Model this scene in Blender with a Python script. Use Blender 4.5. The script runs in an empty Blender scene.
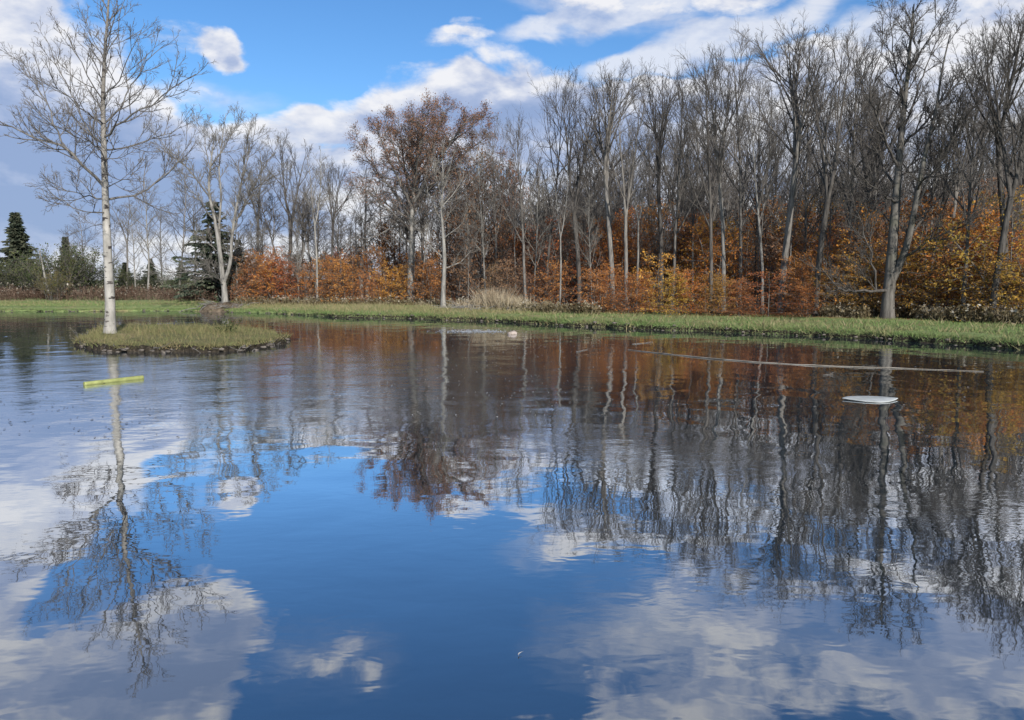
import bpy, math, random
import numpy as np
from mathutils import Vector, Matrix

rnd = random.Random(7)
nr = np.random.RandomState(11)
C = bpy.context.scene.collection
R = math.radians
W_PX, H_PX, F_PX = 1024, 720, 780.0
CAM = Vector((0.0, 0.0, 2.0)); PITCH = R(5.86)
cp, sp_ = math.cos(PITCH), math.sin(PITCH)

# ------------------------------------------------------------------ placing helpers
def ray(px, py):
    u = (px - 512) / F_PX; v = (360 - py) / F_PX
    return Vector((u, cp + v * sp_, -sp_ + v * cp))
def on_ground(px, py, z=0.0):
    d = ray(px, py); t = (z - CAM.z) / d.z
    return CAM + d * t
def at(px, py, Y):
    d = ray(px, py); return CAM + d * (Y / d.y)
def x_at(px, Y, z=1.0):            # X of picture column px at depth Y
    # depth along the axis for a point (., Y, z)
    dep = Y * cp - (z - CAM.z) * sp_
    return (px - 512) / F_PX * dep

# ------------------------------------------------------------------ object helpers
def mesh_obj(name, V, F, mat=None, parent=None, smooth=False):
    me = bpy.data.meshes.new(name)
    V = np.asarray(V, dtype=np.float32)
    if not isinstance(F, list): F = [F]
    F = [np.asarray(f, dtype=np.int32) for f in F if len(f)]
    me.vertices.add(len(V)); me.vertices.foreach_set('co', V.ravel())
    nl = sum(f.size for f in F); npoly = sum(len(f) for f in F)
    me.loops.add(nl); me.polygons.add(npoly)
    me.loops.foreach_set('vertex_index', np.concatenate([f.ravel() for f in F]))
    starts = []; o = 0
    for f in F:
        starts.append(o + np.arange(len(f)) * f.shape[1]); o += f.size
    me.polygons.foreach_set('loop_start', np.concatenate(starts).astype(np.int32))
    if smooth: me.polygons.foreach_set('use_smooth', np.ones(npoly, dtype=bool))
    me.update(calc_edges=True); me.validate()
    if mat: me.materials.append(mat)
    ob = bpy.data.objects.new(name, me); C.objects.link(ob)
    if parent is not None: ob.parent = parent
    return ob
def tag(o, label=None, cat=None, group=None, kind=None):
    if label: o['label'] = label
    if cat: o['category'] = cat
    if group: o['group'] = group
    if kind: o['kind'] = kind
    return o
def empty(name, loc=(0, 0, 0)):
    o = bpy.data.objects.new(name, None); C.objects.link(o); o.location = loc
    o.empty_display_size = 0.2
    return o
def dup(root, loc, rotz=0.0, scale=(1, 1, 1), mats=None):
    r = root.copy(); C.objects.link(r)
    r.location = loc; r.rotation_euler = (0, 0, rotz); r.scale = scale
    for ch in list(root.children):
        c = ch.copy(); C.objects.link(c); c.parent = r
        if mats:
            m = mats.get(ch.name.split('.')[0])
            if m is not None and len(c.material_slots):
                c.material_slots[0].link = 'OBJECT'; c.material_slots[0].material = m
    return r

# ------------------------------------------------------------------ material helpers
class NT:
    def __init__(s, tree): s.t = tree; s.n = tree.nodes; s.l = tree.links
    def new(s, typ, **kw):
        n = s.n.new(typ)
        for k, v in kw.items(): setattr(n, k, v)
        return n
    def link(s, a, b): s.l.new(a, b)
    def put(s, sock, v):
        if v is None: return
        if isinstance(v, bpy.types.NodeSocket): s.l.new(v, sock)
        else: sock.default_value = v
    def math(s, op, a, b=None, c=None, clamp=False):
        n = s.new('ShaderNodeMath', operation=op, use_clamp=clamp)
        for i, v in enumerate((a, b, c)): s.put(n.inputs[i], v) if v is not None else None
        return n.outputs[0]
    def vmath(s, op, a, b=None):
        n = s.new('ShaderNodeVectorMath', operation=op)
        s.put(n.inputs[0], a)
        if b is not None: s.put(n.inputs[1], b)
        return n
    def noise(s, vec, scale, detail=3, rough=.5, dist=0.0):
        n = s.new('ShaderNodeTexNoise'); s.put(n.inputs['Vector'], vec)
        n.inputs['Scale'].default_value = scale; n.inputs['Detail'].default_value = detail
        n.inputs['Roughness'].default_value = rough; n.inputs['Distortion'].default_value = dist
        return n
    def mapping(s, vec, scale=(1, 1, 1), loc=(0, 0, 0), rot=(0, 0, 0), typ='POINT'):
        n = s.new('ShaderNodeMapping', vector_type=typ); s.put(n.inputs['Vector'], vec)
        n.inputs['Location'].default_value = loc; n.inputs['Rotation'].default_value = rot; n.inputs['Scale'].default_value = scale
        return n.outputs[0]
    def ramp(s, fac, stops):
        n = s.new('ShaderNodeValToRGB'); s.put(n.inputs[0], fac)
        e = n.color_ramp.elements
        while len(e) > 1: e.remove(e[-1])
        e[0].position = stops[0][0]; e[0].color = (*stops[0][1], 1)
        for p, c in stops[1:]:
            k = e.new(p); k.color = (*c, 1)
        return n.outputs[0]
    def mix(s, fac, a, b, blend='MIX'):
        n = s.new('ShaderNodeMix', data_type='RGBA', blend_type=blend)
        s.put(n.inputs[0], fac)
        s.put(n.inputs[6], a if isinstance(a, bpy.types.NodeSocket) else (*a, 1))
        s.put(n.inputs[7], b if isinstance(b, bpy.types.NodeSocket) else (*b, 1))
        return n.outputs[2]
    def smooth(s, v, a, b, lo=0.0, hi=1.0):
        n = s.new('ShaderNodeMapRange', interpolation_type='SMOOTHSTEP')
        s.put(n.inputs[0], v); n.inputs[1].default_value = a; n.inputs[2].default_value = b
        n.inputs[3].default_value = lo; n.inputs[4].default_value = hi
        return n.outputs[0]
def new_mat(name):
    m = bpy.data.materials.new(name); m.use_nodes = True
    t = NT(m.node_tree); t.n.clear()
    out = t.new('ShaderNodeOutputMaterial')
    return m, t, out
def principled(t, out, col, rough=.85, spec=.25, bump=None, bstr=.4, bdist=.02):
    p = t.new('ShaderNodeBsdfPrincipled'); t.put(p.inputs['Base Color'], col if isinstance(col, bpy.types.NodeSocket) else (*col, 1))
    p.inputs['Roughness'].default_value = rough; p.inputs['Specular IOR Level'].default_value = spec
    if bump is not None:
        b = t.new('ShaderNodeBump'); b.inputs['Strength'].default_value = bstr; b.inputs['Distance'].default_value = bdist
        t.link(bump, b.inputs['Height']); t.link(b.outputs[0], p.inputs['Normal'])
    t.link(p.outputs[0], out.inputs[0]); return p
def objco(t): return t.new('ShaderNodeTexCoord').outputs['Object']

def bark_mat(name, dark, light, vary=.35, moss=None):
    m, t, out = new_mat(name)
    co = objco(t)
    n1 = t.noise(t.mapping(co, (9, 9, 1.6)), 1.0, 4, .6)
    n2 = t.noise(co, .9, 2)
    c = t.ramp(n1.outputs[0], [(.33, dark), (.62, light)])
    if moss is not None:
        c = t.mix(t.smooth(n2.outputs[0], .5, .7, 0, .6), c, moss)
    rn = t.new('ShaderNodeObjectInfo').outputs['Random']
    v = t.math('MULTIPLY_ADD', rn, vary, 1 - vary * .5)
    c = t.mix(1.0, c, t.new_rgb(v) if False else _grey(t, v), 'MULTIPLY')
    principled(t, out, c, .9, .15, n1.outputs[0], .6, .03)
    return m
def _grey(t, v):
    n = t.new('ShaderNodeCombineColor')
    for i in range(3): t.link(v, n.inputs[i])
    return n.outputs[0]

bark_grey = bark_mat('bark_grey', (.055, .051, .047), (.155, .146, .134), .4)
bark_dark = bark_mat('bark_dark', (.034, .031, .028), (.09, .083, .076), .3)
bark_pale = bark_mat('bark_pale', (.10, .096, .088), (.225, .217, .20), .2)
bark_lichen = bark_mat('bark_lichen', (.09, .083, .07), (.24, .225, .195), .1, (.13, .14, .09))
twig_mat = bark_mat('twig_brown_grey', (.055, .05, .046), (.125, .115, .105), .4)
bark_maple = bark_mat('bark_maple', (.045, .042, .038), (.13, .122, .11), .1, (.07, .075, .052))
twig_pale = bark_mat('twig_pale_grey', (.10, .092, .08), (.175, .163, .145), .2)

def birch_mat():
    m, t, out = new_mat('bark_white_birch')
    co = objco(t)
    n1 = t.noise(t.mapping(co, (2.4, 2.4, 7)), 1.0, 3, .6, .3)
    n2 = t.noise(t.mapping(co, (2, 2, 1)), 2.5, 4)
    base = t.ramp(n2.outputs[0], [(.3, (.17, .163, .147)), (.7, (.32, .305, .28))])
    zz = t.new('ShaderNodeSeparateXYZ'); t.link(co, zz.inputs[0])
    base = t.mix(t.smooth(zz.outputs[2], 3.5, 8.0, 0, .8), base, (.12, .11, .098))
    c = t.mix(t.smooth(n1.outputs[0], .58, .62), base, (.035, .03, .028))
    principled(t, out, c, .8, .2, n1.outputs[0], .3, .02)
    return m
bark_birch = birch_mat()

def leaf_mat(name, a, b, c3, scale=.9, trans=.3):
    m, t, out = new_mat(name)
    co = objco(t)
    n1 = t.noise(co, scale, 2)
    rn = t.new('ShaderNodeNewGeometry').outputs['Random Per Island']
    mixv = t.math('ADD', t.math('MULTIPLY', n1.outputs[0], 1.1), t.math('MULTIPLY_ADD', rn, .5, -.3))
    col = t.ramp(mixv, [(.22, a), (.48, b), (.75, c3)])
    orr = t.new('ShaderNodeObjectInfo').outputs['Random']
    h = t.new('ShaderNodeHueSaturation')
    t.put(h.inputs['Hue'], t.math('MULTIPLY_ADD', orr, .03, .485))
    t.put(h.inputs['Value'], t.math('MULTIPLY_ADD', orr, .3, .85))
    t.put(h.inputs['Color'], col)
    d = t.new('ShaderNodeBsdfDiffuse'); t.link(h.outputs[0], d.inputs[0])
    tr = t.new('ShaderNodeBsdfTranslucent'); t.link(h.outputs[0], tr.inputs[0])
    mx = t.new('ShaderNodeMixShader'); mx.inputs[0].default_value = trans
    t.link(d.outputs[0], mx.inputs[1]); t.link(tr.outputs[0], mx.inputs[2]); t.link(mx.outputs[0], out.inputs[0])
    return m
leaf_copper = leaf_mat('leaf_copper', (.20, .08, .036), (.44, .165, .058), (.56, .26, .09), .9, .5)
leaf_orange = leaf_mat('leaf_orange', (.34, .13, .036), (.58, .24, .055), (.64, .34, .085), .9, .5)
leaf_yellow = leaf_mat('leaf_yellow', (.30, .18, .04), (.48, .30, .06), (.48, .28, .07), .9, .5)
leaf_olive = leaf_mat('leaf_olive_yellow', (.20, .14, .04), (.36, .24, .06), (.44, .23, .06), .9, .5)
leaf_yellowgreen = leaf_mat('leaf_yellow_green', (.06, .065, .025), (.13, .12, .04), (.20, .15, .05))
leaf_brown = leaf_mat('leaf_brown', (.13, .078, .05), (.225, .13, .078), (.31, .185, .105))
leaf_green = leaf_mat('leaf_dull_green', (.035, .05, .022), (.07, .09, .04), (.12, .12, .05))
needle_mat = leaf_mat('needle_green', (.026, .036, .026), (.05, .062, .044), (.085, .09, .06), 1.5, .1)
weed_brown = leaf_mat('weed_brown', (.06, .04, .028), (.105, .072, .052), (.18, .14, .105), .5, .2)
weed_tan = leaf_mat('weed_tan', (.075, .058, .032), (.145, .118, .07), (.21, .18, .125), .6, .2)
weed_fluff = leaf_mat('weed_fluff', (.22, .195, .16), (.32, .29, .245), (.42, .385, .335), 2, .3)
dry_grass = leaf_mat('dry_grass', (.28, .23, .15), (.42, .36, .25), (.52, .46, .34), 1.5, .2)
grass_mat = leaf_mat('grass_green', (.24, .225, .115), (.165, .225, .085), (.14, .215, .075), .45, .25)
grass_islet = leaf_mat('grass_islet', (.24, .19, .11), (.13, .145, .06), (.20, .17, .09), .8, .25)
grass_mix = leaf_mat('grass_rough', (.29, .24, .135), (.19, .195, .09), (.29, .245, .15), .9, .25)

# ------------------------------------------------------------------ camera, sun, sky
cam = bpy.data.cameras.new('camera'); cam.sensor_width = 36; cam.lens = F_PX / W_PX * 36; cam.clip_end = 5000; cam.clip_start = .05
co_ = bpy.data.objects.new('camera', cam); C.objects.link(co_); co_.location = CAM; co_.rotation_euler = (R(90) - PITCH, 0, 0)
bpy.context.scene.camera = co_
SUN_EL, SUN_ROT = R(26), R(158)
sdir = Vector((math.sin(SUN_ROT) * math.cos(SUN_EL), math.cos(SUN_ROT) * math.cos(SUN_EL), math.sin(SUN_EL)))
sl = bpy.data.lights.new('sun', 'SUN'); sl.energy = 4.8; sl.angle = R(.8); sl.color = (1, .94, .86)
so = bpy.data.objects.new('sun', sl); C.objects.link(so); so.rotation_euler = (-sdir).to_track_quat('-Z', 'Y').to_euler()

def build_world():
    w = bpy.data.worlds.new('World'); bpy.context.scene.world = w; w.use_nodes = True
    t = NT(w.node_tree); t.n.clear()
    out = t.new('ShaderNodeOutputWorld')
    sky = t.new('ShaderNodeTexSky', sky_type='NISHITA', sun_disc=False)
    sky.sun_elevation = SUN_EL; sky.sun_rotation = SUN_ROT; sky.altitude = 200; sky.air_density = 1.0; sky.dust_density = .3; sky.ozone_density = 2.0
    hs = t.new('ShaderNodeHueSaturation'); hs.inputs['Saturation'].default_value = 1.15; hs.inputs['Value'].default_value = 1.0
    t.link(sky.outputs[0], hs.inputs['Color'])
    bg = t.new('ShaderNodeBackground'); bg.inputs[1].default_value = .112; t.link(t.mix(1.0, hs.outputs[0], (.55, .72, .88), 'MULTIPLY'), bg.inputs[0])
    d = t.new('ShaderNodeTexCoord').outputs['Generated']
    sx = t.new('ShaderNodeSeparateXYZ'); t.link(d, sx.inputs[0])
    az = t.math('ARCTAN2', sx.outputs[0], sx.outputs[1]); el = t.math('ARCSINE', sx.outputs[2])
    cb = t.new('ShaderNodeCombineXYZ'); t.link(az, cb.inputs[0]); t.link(el, cb.inputs[1])
    p0 = cb.outputs[0]
    # ragged outlines: the place is warped by two sizes of noise
    def warp(p, scale, amp, detail):
        n = t.noise(t.mapping(p, (1, 1.7, 1)), scale, detail)
        v = t.vmath('SUBTRACT', n.outputs['Color'], (.5, .5, .5)).outputs[0]
        s = t.vmath('MULTIPLY', v, (amp, amp * .6, 0)).outputs[0]
        return t.vmath('ADD', p, s).outputs[0]
    p = warp(p0, 5.0, .12, 2)
    p = warp(p, 20.0, .05, 5)
    def azel(px, py, refl):
        r = ray(px, py)
        if refl: r.z = -r.z
        r.normalize()
        return math.atan2(r.x, r.y), math.asin(r.z)
    def field(items):
        tot = None
        for it in items:
            px, py, rx, ry, wgt = it[:5]; refl = len(it) > 5 and it[5]; rot = it[6] if len(it) > 6 else 0
            a, e = azel(px, py, refl)
            mp = t.mapping(p, (rx * 1.15 / F_PX, ry * 1.15 / F_PX, 1), (a, e, 0), (0, 0, R(rot)), 'TEXTURE')
            q = t.vmath('DOT_PRODUCT', mp); t.link(mp, q.inputs[1])
            v = t.math('SUBTRACT', 1.0, q.outputs['Value'], clamp=True)
            v = t.math('MULTIPLY', v, wgt)
            tot = v if tot is None else t.math('ADD', tot, v)
        return tot
    cl = [(10, 40, 85, 55, 1.2), (70, 80, 55, 38, 1.0), (30, 120, 110, 70, 1.3), (110, 165, 150, 60, 1.2), (230, 195, 170, 55, 1.1), (-90, 120, 130, 150, 1.2),
          (25, 232, 110, 16, .7), (150, 250, 300, 40, .8), (160, 282, 420, 34, 1.3),
          (214, 54, 28, 17, .95), (224, 97, 30, 9, .6), (475, 39, 26, 8, .6), (160, 95, 40, 20, .5),
          (320, 130, 75, 18, .9), (430, 88, 60, 20, 1.0), (520, 92, 80, 28, 1.15), (390, 120, 95, 26, .85), (545, 124, 120, 38, 1.0),
          (650, 108, 90, 30, 1.0), (730, 112, 120, 46, 1.1), (745, 92, 110, 34, .8), (828, 56, 50, 26, 1.15), (800, 128, 110, 50, 1.1), (900, 108, 100, 50, 1.0), (950, 50, 60, 34, .65), (1010, 66, 90, 40, .9),
          (700, 215, 520, 105, 1.2), (330, 235, 220, 45, .6),
          # higher up: seen only mirrored in the water
          (0, 555, 42, 60, .85, 1), (10, 655, 60, 16, .45, 1), (110, 690, 130, 65, 1.2, 1), (190, 640, 70, 60, 1.1, 1), (60, 720, 150, 60, 1.0, 1), (258, 632, 38, 24, .95, 1, 20),
          (200, 500, 60, 20, .55, 1), (352, 640, 30, 20, .75, 1, -20), (318, 680, 62, 20, .72, 1), (480, 520, 24, 9, .6, 1), (470, 495, 60, 14, .6, 1),
          (600, 545, 80, 18, .75, 1, -10), (690, 580, 80, 30, .85, 1, -15), (745, 628, 55, 24, .9, 1, -15), (830, 600, 75, 30, .85, 1, -10), (960, 560, 110, 40, .95, 1), (960, 655, 110, 45, 1.0, 1, -10),
          (630, 690, 55, 60, .7, 1), (720, 680, 70, 50, .8, 1), (740, 545, 110, 16, .5, 1), (900, 700, 120, 32, .75, 1), (760, 720, 80, 30, .6, 1), (1010, 620, 70, 60, .8, 1), (700, 800, 500, 60, .8, 1), (1150, 520, 110, 90, .8, 1), (-140, 600, 110, 90, .9, 1)]
    D = field(cl)
    nz = t.noise(t.mapping(p0, (1, 1.9, 1)), 9.0, 8, .6, .2)
    nzw = t.math('SUBTRACT', nz.outputs[0], .5)
    # broken cloud over the rest of the dome
    big = t.noise(d, 2.2, 5, .55)
    high = t.smooth(el, R(33), R(50))
    behind = t.smooth(sx.outputs[1], .25, -.1)
    rest = t.math('MULTIPLY', t.math('MAXIMUM', high, behind), t.smooth(big.outputs[0], .47, .62))
    D = t.math('ADD', D, rest)
    Dn = t.math('ADD', D, t.math('MULTIPLY', nzw, t.math('MULTIPLY_ADD', t.smooth(D, 0.0, .25), 2.6, .15)))
    alpha = t.smooth(Dn, .26, .98)
    wis = [(600, 14, 130, 14, .8, 0, 13), (540, 30, 60, 12, .5, 0, 13), (690, 46, 120, 22, 1.1, 0, 13), (770, 18, 100, 18, .9, 0, 16), (620, 62, 60, 14, .6, 0, 8), (860, 26, 70, 14, .5), (1000, 14, 130, 34, 1.0),
           (190, 100, 90, 18, .6), (880, 60, 70, 40, .7), (600, 540, 120, 26, .8, 1, -10), (640, 640, 120, 60, .7, 1), (330, 665, 90, 40, .5, 1), (860, 640, 220, 60, .8, 1), (30, 640, 90, 50, .5, 1)]
    Wf = field(wis)
    nw = t.noise(t.mapping(p0, (1, 3.2, 1), (0, 0, 0), (0, 0, R(-14))), 8.0, 7, .62, .5)
    Wn = t.math('MULTIPLY', Wf, t.math('MULTIPLY_ADD', nw.outputs[0], 2.4, -.35))
    alpha = t.math('MAXIMUM', alpha, t.smooth(Wn, .05, 1.05, 0, .78))
    # grey bellies
    sh = [(110, 185, 190, 55, 1.0), (20, 165, 130, 60, .8), (10, 85, 70, 25, .6), (480, 108, 110, 24, .8), (560, 130, 120, 30, .6), (400, 125, 70, 14, .5), (230, 200, 120, 40, .8),
          (225, 64, 30, 8, .5), (640, 108, 80, 18, .4), (110, 700, 160, 60, .9, 1), (200, 665, 60, 40, .6, 1), (640, 700, 80, 40, .6, 1), (930, 640, 130, 50, .8, 1), (760, 600, 130, 45, .6, 1), (40, 600, 90, 60, .4, 1), (860, 710, 200, 30, .6, 1), (300, 650, 120, 50, .5, 1), (700, 160, 400, 50, .35)]
    S = field(sh)
    nz2 = t.noise(t.mapping(p0, (1, 1.9, 1), (0, .035, 0)), 9.0, 4, .55, .2)
    relief = t.math('SUBTRACT', nz.outputs[0], nz2.outputs[0])
    tone = t.math('SUBTRACT', t.math('MULTIPLY_ADD', relief, 2.3, .84), t.math('MULTIPLY', S, .64))
    ccol = t.ramp(tone, [(.0, (.33, .44, .70)), (.42, (.48, .57, .80)), (.95, (1.0, 1.0, 1.03))])
    bc = t.new('ShaderNodeBackground'); bc.inputs[1].default_value = .61; t.link(ccol, bc.inputs[0])
    mx = t.new('ShaderNodeMixShader'); t.link(t.math('MULTIPLY', alpha, .96), mx.inputs[0])
    t.link(bg.outputs[0], mx.inputs[1]); t.link(bc.outputs[0], mx.inputs[2]); t.link(mx.outputs[0], out.inputs[0])
build_world()

# ------------------------------------------------------------------ shoreline and ground
far_px = [(-60, 311), (0, 311.5), (90, 311.5), (170, 311), (205, 311.5), (250, 313), (300, 315), (350, 317.5), (420, 319), (490, 321), (560, 325), (640, 329), (720, 332.5), (800, 336), (900, 341), (1024, 349)]
SH = [on_ground(*p) for p in far_px]
SH += [Vector(v) for v in ((17.6, 18.5, 0), (18.2, 14, 0), (15, 8, 0), (8, 2.6, 0), (0, .9, 0), (-12, .2, 0), (-30, 4, 0), (-42, 15, 0), (-46.5, 30, 0), (-44, 42, 0))]
def catmull(P, closed, step):
    P = [Vector(p) for p in P]; n = len(P); out = []
    rng = range(n if closed else n - 1)
    for i in rng:
        if closed: a, b, c, d = P[i - 1], P[i], P[(i + 1) % n], P[(i + 2) % n]
        else: a, b, c, d = P[max(i - 1, 0)], P[i], P[i + 1], P[min(i + 2, n - 1)]
        m = max(2, int((c - b).length / step))
        for k in range(m):
            u = k / m
            out.append(.5 * ((2 * b) + (c - a) * u + (2 * a - 5 * b + 4 * c - d) * u * u + (3 * b - a - 3 * c + d) * u ** 3))
    if not closed: out.append(P[-1])
    return out
shore = np.array(catmull(SH, True, .2))[:, :2]
def smooth_closed(a, k):
    ker = np.ones(2 * k + 1) / (2 * k + 1)
    return np.stack([np.convolve(np.concatenate([a[-k:, i], a[:, i], a[:k, i]]), ker, 'valid') for i in range(a.shape[1])], 1)
def normals_of(P, k):
    S = smooth_closed(P, k); T = np.roll(S, -1, 0) - np.roll(S, 1, 0)
    N = np.stack([-T[:, 1], T[:, 0]], 1); N /= np.linalg.norm(N, axis=1, keepdims=True) + 1e-9
    cen = P.mean(0)
    if ((P - cen) * N).sum() < 0: N = -N
    return N
def band(n, k, amp, rs):
    v = rs.randn(n); ker = np.ones(2 * k + 1) / (2 * k + 1)
    v = np.convolve(np.concatenate([v[-k:], v, v[:k]]), ker, 'valid')
    return v / (v.std() + 1e-9) * amp
nS = len(shore)
shN = normals_of(shore, 12); shNw = normals_of(shore, 60)
wob = band(nS, 14, .24, nr) + band(nS, 3, .07, nr)
prof_d = np.array([-2.5, -.6, -.05, .04, .0, .03, .12, .3, .7, 1.3, 2.2, 3.2, 4.5, 6, 8, 11, 16, 25, 45, 90, 250, 900, 2500])
prof_z = np.array([-1.2, -.4, -.08, .03, .09, .15, .2, .25, .31, .33, .36, .40, .45, .5, .54, .58, .63, .7, .8, .95, 1.1, 1.2, 1.2])
def shore_height(px):
    # left bank is a low beach, the right one an eroded step
    return 1.0
Vg, off = [], []
for d, z in zip(prof_d, prof_z):
    N = shN if d < 3 else shNw
    dd = d + (wob if d < 6 else wob * .0)
    P = shore + N * dd[:, None] if hasattr(dd, '__len__') else shore + N * dd
    za = np.full(nS, z)
    left = np.clip((-shore[:, 0] - 10) / 12, 0, 1)          # beach on the far left
    if 0 < z < .32: za = z * (1 - .55 * left)
    if d > .1: za = za + band(nS, 5, .022 if d < 8 else .05, nr) + band(nS, 30, .02 if d < 8 else .06, nr) * (d > .5)
    elif d > -.3: za = za + band(nS, 2, .025, nr)
    Vg.append(np.concatenate([P, za[:, None]], 1)); off.append(np.full(nS, d))
nR = len(prof_d)
Vg = np.concatenate(Vg); off = np.concatenate(off)
off = off + np.tile(np.clip((-shore[:, 0] - 10) / 12, 0, 1) * .35, len(prof_d)) * (Vg[:, 2] > .02)
ii, jj = np.meshgrid(np.arange(nS), np.arange(nR - 1)); ii = ii.ravel(); jj = jj.ravel()
i2 = (ii + 1) % nS
Fg = np.stack([jj * nS + ii, jj * nS + i2, (jj + 1) * nS + i2, (jj + 1) * nS + ii], 1)

EDGE = np.array([(-200, 58), (230, 53), (300, 50.5), (411, 48), (500, 42.5), (600, 37.4), (700, 34.4), (800, 32.3), (900, 30.4), (1024, 26.8), (1200, 23)], float)
def edge_Y(px): return float(np.interp(px, EDGE[:, 0], EDGE[:, 1]))
def px_of(X, Y): return 512 + X / max(Y, .1) * F_PX
def ground_mat(nm='ground', gc=((.11, .14, .056), (.145, .19, .075), (.21, .195, .105))):
    m, t, out = new_mat(nm)
    co = objco(t)
    of = t.new('ShaderNodeAttribute', attribute_name='shore_distance').outputs['Fac']
    wd = t.new('ShaderNodeAttribute', attribute_name='wood').outputs['Fac']
    n1 = t.noise(co, .35, 4, .6); n2 = t.noise(co, 3.0, 5, .65); n3 = t.noise(co, 14, 3)
    grass = t.ramp(n2.outputs[0], [(.3, gc[0]), (.55, gc[1]), (.75, gc[2])])
    grass = t.mix(t.smooth(n1.outputs[0], .5, .68, 0, .75), grass, (.20, .165, .09))
    soil = t.ramp(n3.outputs[0], [(.3, (.014, .012, .009)), (.6, (.035, .029, .022)), (.8, (.10, .085, .065))])
    litter = t.ramp(n2.outputs[0], [(.25, (.07, .035, .02)), (.5, (.20, .09, .04)), (.75, (.32, .15, .06))])
    o2 = t.math('ADD', of, t.math('MULTIPLY', t.math('SUBTRACT', n3.outputs[0], .5), .25))
    c = t.mix(t.smooth(o2, .0, .10), soil, grass)
    w2 = t.math('ADD', wd, t.math('MULTIPLY', t.math('SUBTRACT', n2.outputs[0], .5), .6))
    c = t.mix(t.smooth(w2, .35, .65), c, litter)
    principled(t, out, c, .95, .1, n3.outputs[0], .8, .05)
    return m
gm = ground_mat()
gm_islet = ground_mat('islet_earth', ((.09, .07, .04), (.11, .115, .05), (.16, .135, .075)))
ground = mesh_obj('ground', Vg, Fg, gm, smooth=True); tag(ground, 'grassy pond bank and meadow round the water', kind='structure')
wood = np.zeros(len(Vg), np.float32)
pxs = 512 + Vg[:, 0] / np.maximum(Vg[:, 1], 1) * F_PX
eY = np.interp(pxs, EDGE[:, 0], EDGE[:, 1])
wood = np.clip((Vg[:, 1] - eY + .6) / 1.2, 0, 1) * (Vg[:, 1] > 5) * np.clip((pxs - 225) / 30, 0, 1)
a = ground.data.attributes.new('shore_distance', 'FLOAT', 'POINT'); a.data.foreach_set('value', off.astype(np.float32))
a = ground.data.attributes.new('wood', 'FLOAT', 'POINT'); a.data.foreach_set('value', wood.astype(np.float32))
def bank_z(X, Y):
    d2 = (shore[:, 0] - X) ** 2 + (shore[:, 1] - Y) ** 2
    return float(np.interp(math.sqrt(d2.min()), prof_d, prof_z))

# ------------------------------------------------------------------ water
def water_mat():
    m, t, out = new_mat('pond_water')
    co = objco(t)
    sw = t.noise(t.mapping(co, (1.1, 1.0, 1)), .95, 1.5, .4, .25)          # slow smooth swell
    md = t.noise(t.mapping(co, (1.0, 1.7, 1)), 3.2, 2, .5, .3)
    fn = t.noise(t.mapping(co, (1.0, 2.3, 1)), 11.0, 2, .5)
    patch = t.noise(t.mapping(co, (.6, 1.0, 1)), .16, 2)
    # breeze patch by the island
    pd = t.vmath('DISTANCE', t.mapping(co, (.8, 1, 1)), (-4.8, 17.0, 0)).outputs['Value']
    br = t.math('MAXIMUM', t.smooth(pd, 9, 2.5, 0, .9), t.smooth(patch.outputs[0], .5, .7, 0, .6))
    sy = t.new('ShaderNodeSeparateXYZ'); t.link(co, sy.inputs[0])
    calm = t.smooth(sy.outputs[1], 4, 13, .25, 1.0)
    h = t.math('MULTIPLY', sw.outputs[0], t.math('MULTIPLY', calm, .018))
    h = t.math('ADD', h, t.math('MULTIPLY', md.outputs[0], t.math('MULTIPLY_ADD', br, .0066, .0009)))
    h = t.math('ADD', h, t.math('MULTIPLY', fn.outputs[0], t.math('MULTIPLY', br, .0024)))
    b = t.new('ShaderNodeBump'); b.inputs['Strength'].default_value = 1; b.inputs['Distance'].default_value = 1.0
    t.link(h, b.inputs['Height'])
    fr = t.new('ShaderNodeFresnel'); fr.inputs['IOR'].default_value = 1.33; t.link(b.outputs[0], fr.inputs['Normal'])
    fac = t.math('MULTIPLY_ADD', fr.outputs[0], 2.6, .225, clamp=True)
    fac = t.math('MINIMUM', fac, .80)
    g = t.new('ShaderNodeBsdfGlossy'); g.inputs['Roughness'].default_value = .015; g.inputs['Color'].default_value = (.93, .95, .97, 1); t.link(b.outputs[0], g.inputs['Normal'])
    dn = t.noise(co, .4, 3)
    dc = t.ramp(dn.outputs[0], [(.3, (.008, .016, .026)), (.7, (.012, .022, .032))])
    df = t.new('ShaderNodeBsdfDiffuse'); t.link(dc, df.inputs[0])
    mx = t.new('ShaderNodeMixShader'); t.link(fac, mx.inputs[0]); t.link(df.outputs[0], mx.inputs[1]); t.link(g.outputs[0], mx.inputs[2])
    t.link(mx.outputs[0], out.inputs[0])
    return m
wv = [(-52, -3, 0), (24, -3, 0), (24, 54, 0), (-52, 54, 0)]
water = mesh_obj('water', wv, np.array([[0, 1, 2, 3]]), water_mat()); tag(water, 'still dark pond water mirroring sky and trees', kind='structure')

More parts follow.
